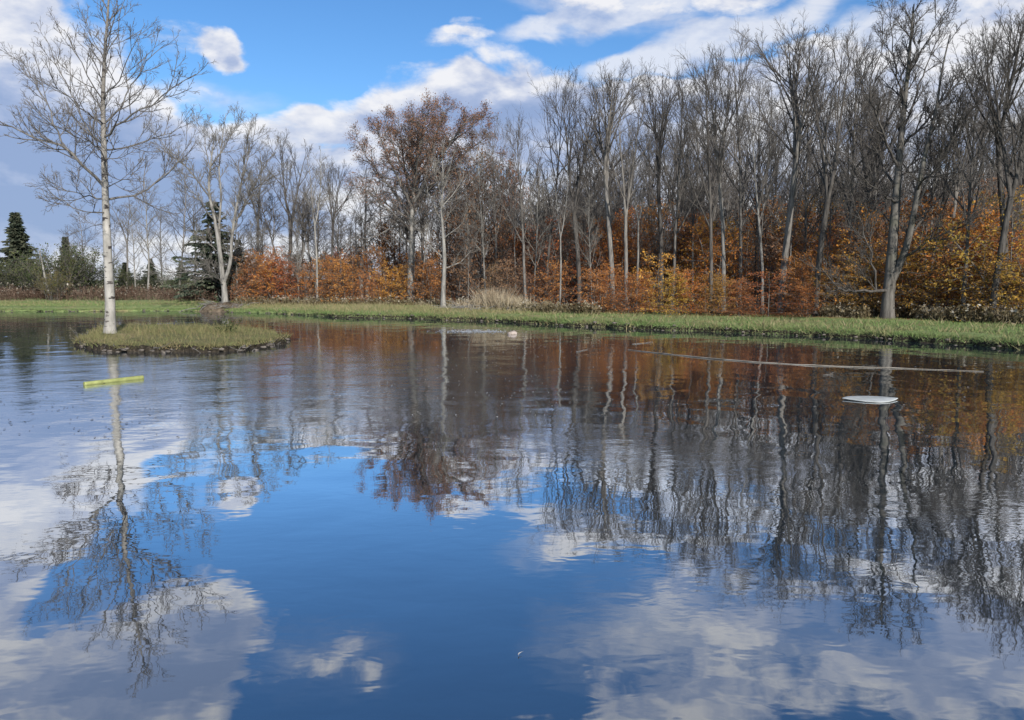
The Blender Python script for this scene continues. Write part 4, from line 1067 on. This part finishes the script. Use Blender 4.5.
mx_ = np.abs((pxx - 512) / F_PX * YY - maple.location.x)
keep = ~((mx_ < .9) & (YY < maple.location.y + .4))
pxx, YY = pxx[keep], YY[keep]
Pw = np.stack([(pxx - 512) / F_PX * YY, YY, np.full(len(YY), .38)], 1)
st2, lv2, fl2 = weed_field(Pw, .5, .07, rs)
tag(mesh_obj('dry_weeds', *join([st2, lv2]), weed_tan), 'tan dry goldenrod stalks at foot of the right hand wood', 'weeds', kind='stuff')
n = 2200; pxx = rs.uniform(236, 600, n); YY = np.interp(pxx, EDGE[:, 0], EDGE[:, 1]) + rs.uniform(-1.5, .6, n)
Pw = np.stack([(pxx - 512) / F_PX * YY, YY, np.full(n, .40)], 1)
st3, lv3, fl3 = weed_field(Pw, .42, .12, rs)
tag(mesh_obj('dry_weeds', *join([st3, lv3]), weed_tan), 'thin tan weeds where lawn meets wood left of the red bushes', 'weeds', kind='stuff')
tag(mesh_obj('seed_fluff', *join([fl, fl2, fl3]), weed_fluff), 'whitish seed heads on the dry weeds', 'seed heads', kind='stuff')
# dry tussock
def tussock(px, Y, h, w, n, lab, seed):
    r2 = np.random.RandomState(seed); X = x_at(px, Y); P = np.zeros((n, 3)); P[:, 0] = r2.randn(n) * w * .3; P[:, 1] = r2.randn(n) * w * .22
    V, F = blades(P, h, .035, r2, .42); o = mesh_obj('grass_tussock', V, F, dry_grass); o.location = (X, Y, bank_z(X, Y) - .02); tag(o, lab, 'tussock', 'dry grass tussocks on the bank'); return o
tussock(494, 42.2, 1.0, 1.4, 900, 'tall pale dry grass tussock, the largest on the bank', 1)
tussock(515, 41.2, .7, 1.3, 600, 'lower pale dry tussock just right of the largest one', 2)
tussock(474, 43, .5, 1.6, 600, 'flattened pale dry tussock left of the largest one', 3)
# cut branches lying on the lawn
tb = Tubes(); rg = random.Random(77)
for _ in range(70):
    px = rg.uniform(448, 530); Y = rg.uniform(40.8, 43.6) - (px - 490) * .02; X = x_at(px, Y)
    c = chain(rg, (X, Y, bank_z(X, Y) + rg.uniform(.02, .25)), (rg.gauss(0, 1), rg.gauss(0, .6), rg.gauss(.05, .15)), rg.uniform(.6, 2), 5, rg.uniform(.012, .03), .008, .12, -.03); tb.add(c[0], c[1], 4)
tag(tb.build('brushwood', bark_pale), 'pale cut branches lying about the dry tussocks', 'brushwood', kind='stuff')
# stones and roots along the far bank's eroded edge
parts = []; P, d = bank_points(260, -.08, .10); rg = random.Random(31)
for p in P:
    s = rg.uniform(.015, .06); parts.append(stone_arrays((p[0], p[1], max(p[2], 0) + rg.uniform(-.02, .08)), (s * 1.5, s, s * .7), rg))
tag(mesh_obj('rubble', *join(parts), stone_m, smooth=True), 'stones and clods in the eroded edge of the far bank', 'stones', kind='stuff')

# ------------------------------------------------------------------ things on the water
def floating_noodle():
    a, b = on_ground(84, 384, .026), on_ground(143, 377.3, .026); Rr = .042; L = (b - a).length; k = 20; rows = []
    xs = np.linspace(0, L, 24); V = []; r_in = .012
    ang = np.arange(k) / k * 2 * np.pi
    bend = .012 * np.sin(xs / L * np.pi)
    def ring(x, r, y): return np.stack([np.full(k, x), y + r * np.cos(ang), r * np.sin(ang)], 1)
    seq = [ring(.0, r_in, 0)] + [ring(0, Rr - .006, 0)] + [ring(x if 0 < i < 23 else x + (.006 if i == 0 else -.006), Rr, bnd) for i, (x, bnd) in enumerate(zip(xs, bend))] + [ring(L, Rr - .006, 0), ring(L, r_in, 0), ring(L - .08, r_in, 0)]
    V = np.concatenate(seq); F = []
    for j in range(len(seq) - 1):
        for i in range(k): F.append([j * k + i, j * k + (i + 1) % k, (j + 1) * k + (i + 1) % k, (j + 1) * k + i])
    m = simple_mat('noodle_foam', (.15, .165, .055), (.27, .29, .11), 7, .7, .25)
    o = mesh_obj('pool_noodle', V, np.array(F), m, smooth=True); o.location = a; d = b - a
    o.rotation_euler = (0, 0, math.atan2(d.y, d.x)); return o
tag(floating_noodle(), 'yellow green foam pool noodle floating in front of the islet', 'pool noodle')

def floating_board():
    c = on_ground(870, 399, .012); L, Wd = .47, .34; n = 56; out = []
    for i in range(n):
        a = i / n * 2 * math.pi; x = L * math.cos(a); y = Wd * math.copysign(abs(math.sin(a)) ** 1.9, math.sin(a)) * (1 + .06 * math.sin(3 * a)); out.append((x, y))
    o = np.array(out); V = []
    for f, z in ((.02, .012), (.6, .012), (.97, .008), (1, 0.004), (.99, -.004), (.9, -.012), (.02, -.016)):
        zz = z + .012 * (o[:, 0] / L) ** 2 * f - .0 * o[:, 0]; V.append(np.stack([o[:, 0] * f, o[:, 1] * f, zz], 1))
    m_ = len(V); V = np.concatenate(V); ii, jj = np.meshgrid(np.arange(n), np.arange(m_ - 1)); ii = ii.ravel(); jj = jj.ravel(); i2 = (ii + 1) % n
    ob = mesh_obj('floating_board', V, np.stack([jj * n + ii, jj * n + i2, (jj + 1) * n + i2, (jj + 1) * n + ii], 1), simple_mat('white_board', (.26, .28, .27), (.46, .48, .47), 3, .5, .3), smooth=True)
    ob.location = c; return ob
tag(floating_board(), 'flat white board with pointed ends floating near the right of the pond', 'board')

def surface_rope():
    P = [on_ground(*p, .012) for p in ((628, 349.5), (660, 353), (700, 357.2), (745, 361), (800, 364.5), (850, 366.5), (900, 368), (950, 370), (984, 371.3))]
    pts = catmull(P, False, .25); rg = random.Random(2); pts = [p + Vector((0, rg.gauss(0, .015), rg.gauss(0, .003))) for p in pts]
    n = len(pts); tb = Tubes(); tb.add(pts, [.006 + .002 * math.sin(i * .31) + .003 * math.sin(i * .083) + .008 * max(0, math.sin(i / n * math.pi * 1.4)) for i in range(n)], 8)
    return tb.build('floating_rope', simple_mat('old_rope', (.09, .08, .065), (.25, .23, .20), 2, .8, .2))
tag(surface_rope(), 'long pale rope lying on the water off the right bank', 'rope')
def surface_stick(a, b, r, lab, seed):
    A, B = on_ground(*a, .012), on_ground(*b, .012); rg = random.Random(seed); tb = Tubes(); c = chain(rg, (0, 0, 0), B - A, (B - A).length, 6, r, r * .5, .05, 0)
    for p in c[0]: p.z = 0
    tb.add(c[0], c[1], 6); p, rr, d = sub(c, .6); q = chain(rg, p, perp(rg, d, R(45)), .25, 3, r * .6, r * .3, .1, 0)
    for z in q[0]: z.z = abs(z.z) * .3
    tb.add(q[0], q[1], 5); o = tb.build('floating_stick', bark_grey); o.location = A; tag(o, lab, 'stick', 'sticks floating on the pond')
surface_stick((576, 352), (588, 349), .011, 'pale stick floating left of the long rope end', 1)
surface_stick((632, 344), (652, 342), .010, 'pale stick floating above the left end of the long rope', 2)
surface_stick((823, 375), (833, 374), .009, 'small pale stick floating up left of the white board', 3)
# pale rock
rg = random.Random(6); V, F = stone_arrays((0, 0, 0), (.19, .15, .09), rg); o = mesh_obj('rock', V, F, simple_mat('pale_rock', (.17, .14, .12), (.33, .28, .25), 8), smooth=True)
o.location = on_ground(512, 333.5, .03); tag(o, 'pale pinkish rock breaking the water near the far bank', 'rock')
# feather
c = on_ground(521, 655, .004); Vf = []; Ff = []
rg = random.Random(12)
pts = [Vector((0.022 * (i / 10 - .5) * 2, .012 * math.sin(i / 10 * 3), .004 + .018 * (i / 10 - .3) ** 2)) for i in range(11)]
w_ = [0.0007 + .0035 * math.sin(min(1, i / 9) * math.pi) ** .7 for i in range(11)]
for p, w in zip(pts, w_): Vf += [(p.x, p.y - w, p.z + w * .4), (p.x, p.y, p.z), (p.x, p.y + w, p.z + w * .4)]
for i in range(10):
    for k in (0, 1): Ff.append([i * 3 + k, i * 3 + k + 1, i * 3 + k + 4, i * 3 + k + 3])
o = mesh_obj('feather', Vf, np.array(Ff), simple_mat('feather', (.25, .25, .25), (.4, .4, .38), 20)); o.location = c; o.rotation_euler = (0, 0, R(50)); tag(o, 'small white feather afloat in the open blue water', 'feather')
# floating leaves and flecks
def flecks(n, fn, s0, s1):
    P = []
    for _ in range(n):
        q = fn(); p = on_ground(*q); P.append((p.x, p.y, .006))
    P = np.array(P); a = rs.uniform(0, 6.28, n); s = rs.uniform(s0, s1, n)[:, None]
    t = np.stack([np.cos(a), np.sin(a), np.zeros(n)], 1); b = np.stack([-np.sin(a), np.cos(a), np.zeros(n)], 1)
    up = np.array([0, 0, 1.]) * .25
    V = np.stack([P - t * s, P - b * s * .6 + up * s, P + t * s, P + b * s * .6 + up * s], 1).reshape(-1, 3); return V, np.arange(n * 4).reshape(n, 4)
g = rnd.gauss
fl1 = flecks(110, lambda: (g(520, 55), max(332, g(345, 9))), .014, .032)
fl2 = flecks(130, lambda: (g(500, 90), max(345, g(385, 16))), .010, .026)
fl3 = flecks(260, lambda: (rnd.uniform(0, 330), rnd.uniform(355, 440)), .012, .03)
fl4 = flecks(60, lambda: (rnd.uniform(430, 1020), rnd.uniform(345, 420)), .012, .03)
tag(mesh_obj('fallen_leaves', *join([fl1, fl2, fl4]), simple_mat('pale_leaf', (.25, .22, .19), (.55, .54, .52), 3, .4)), 'pale flecks and leaves afloat off the far bank', 'leaves', kind='stuff')
tag(mesh_obj('fallen_leaves', *fl3, simple_mat('dark_leaf', (.03, .028, .03), (.10, .08, .06), 3, .5)), 'dark leaf flecks afloat before the islet', 'leaves', kind='stuff')
# foam of the disturbed water left of the rock, sparkle painted as white flecks
foam_sparkle = flecks(420, lambda: (g(474, 17), g(331.5, .9)), .02, .06)
tag(mesh_obj('foam', *foam_sparkle, simple_mat('foam', (.6, .64, .7), (.8, .83, .86), 3, .3)), 'streak of white foam and painted ripple sparkle on the water left of the pale rock', 'foam', kind='stuff')

# ------------------------------------------------------------------ render settings
s = bpy.context.scene
s.view_settings.view_transform = 'Standard'; s.view_settings.look = 'None'; s.view_settings.gamma = 1; s.view_settings.exposure = 0.58
s.cycles.max_bounces = 6; s.cycles.diffuse_bounces = 2; s.cycles.glossy_bounces = 3; s.cycles.transmission_bounces = 3
s.cycles.use_denoising = True
s.cycles.sample_clamp_indirect = 4
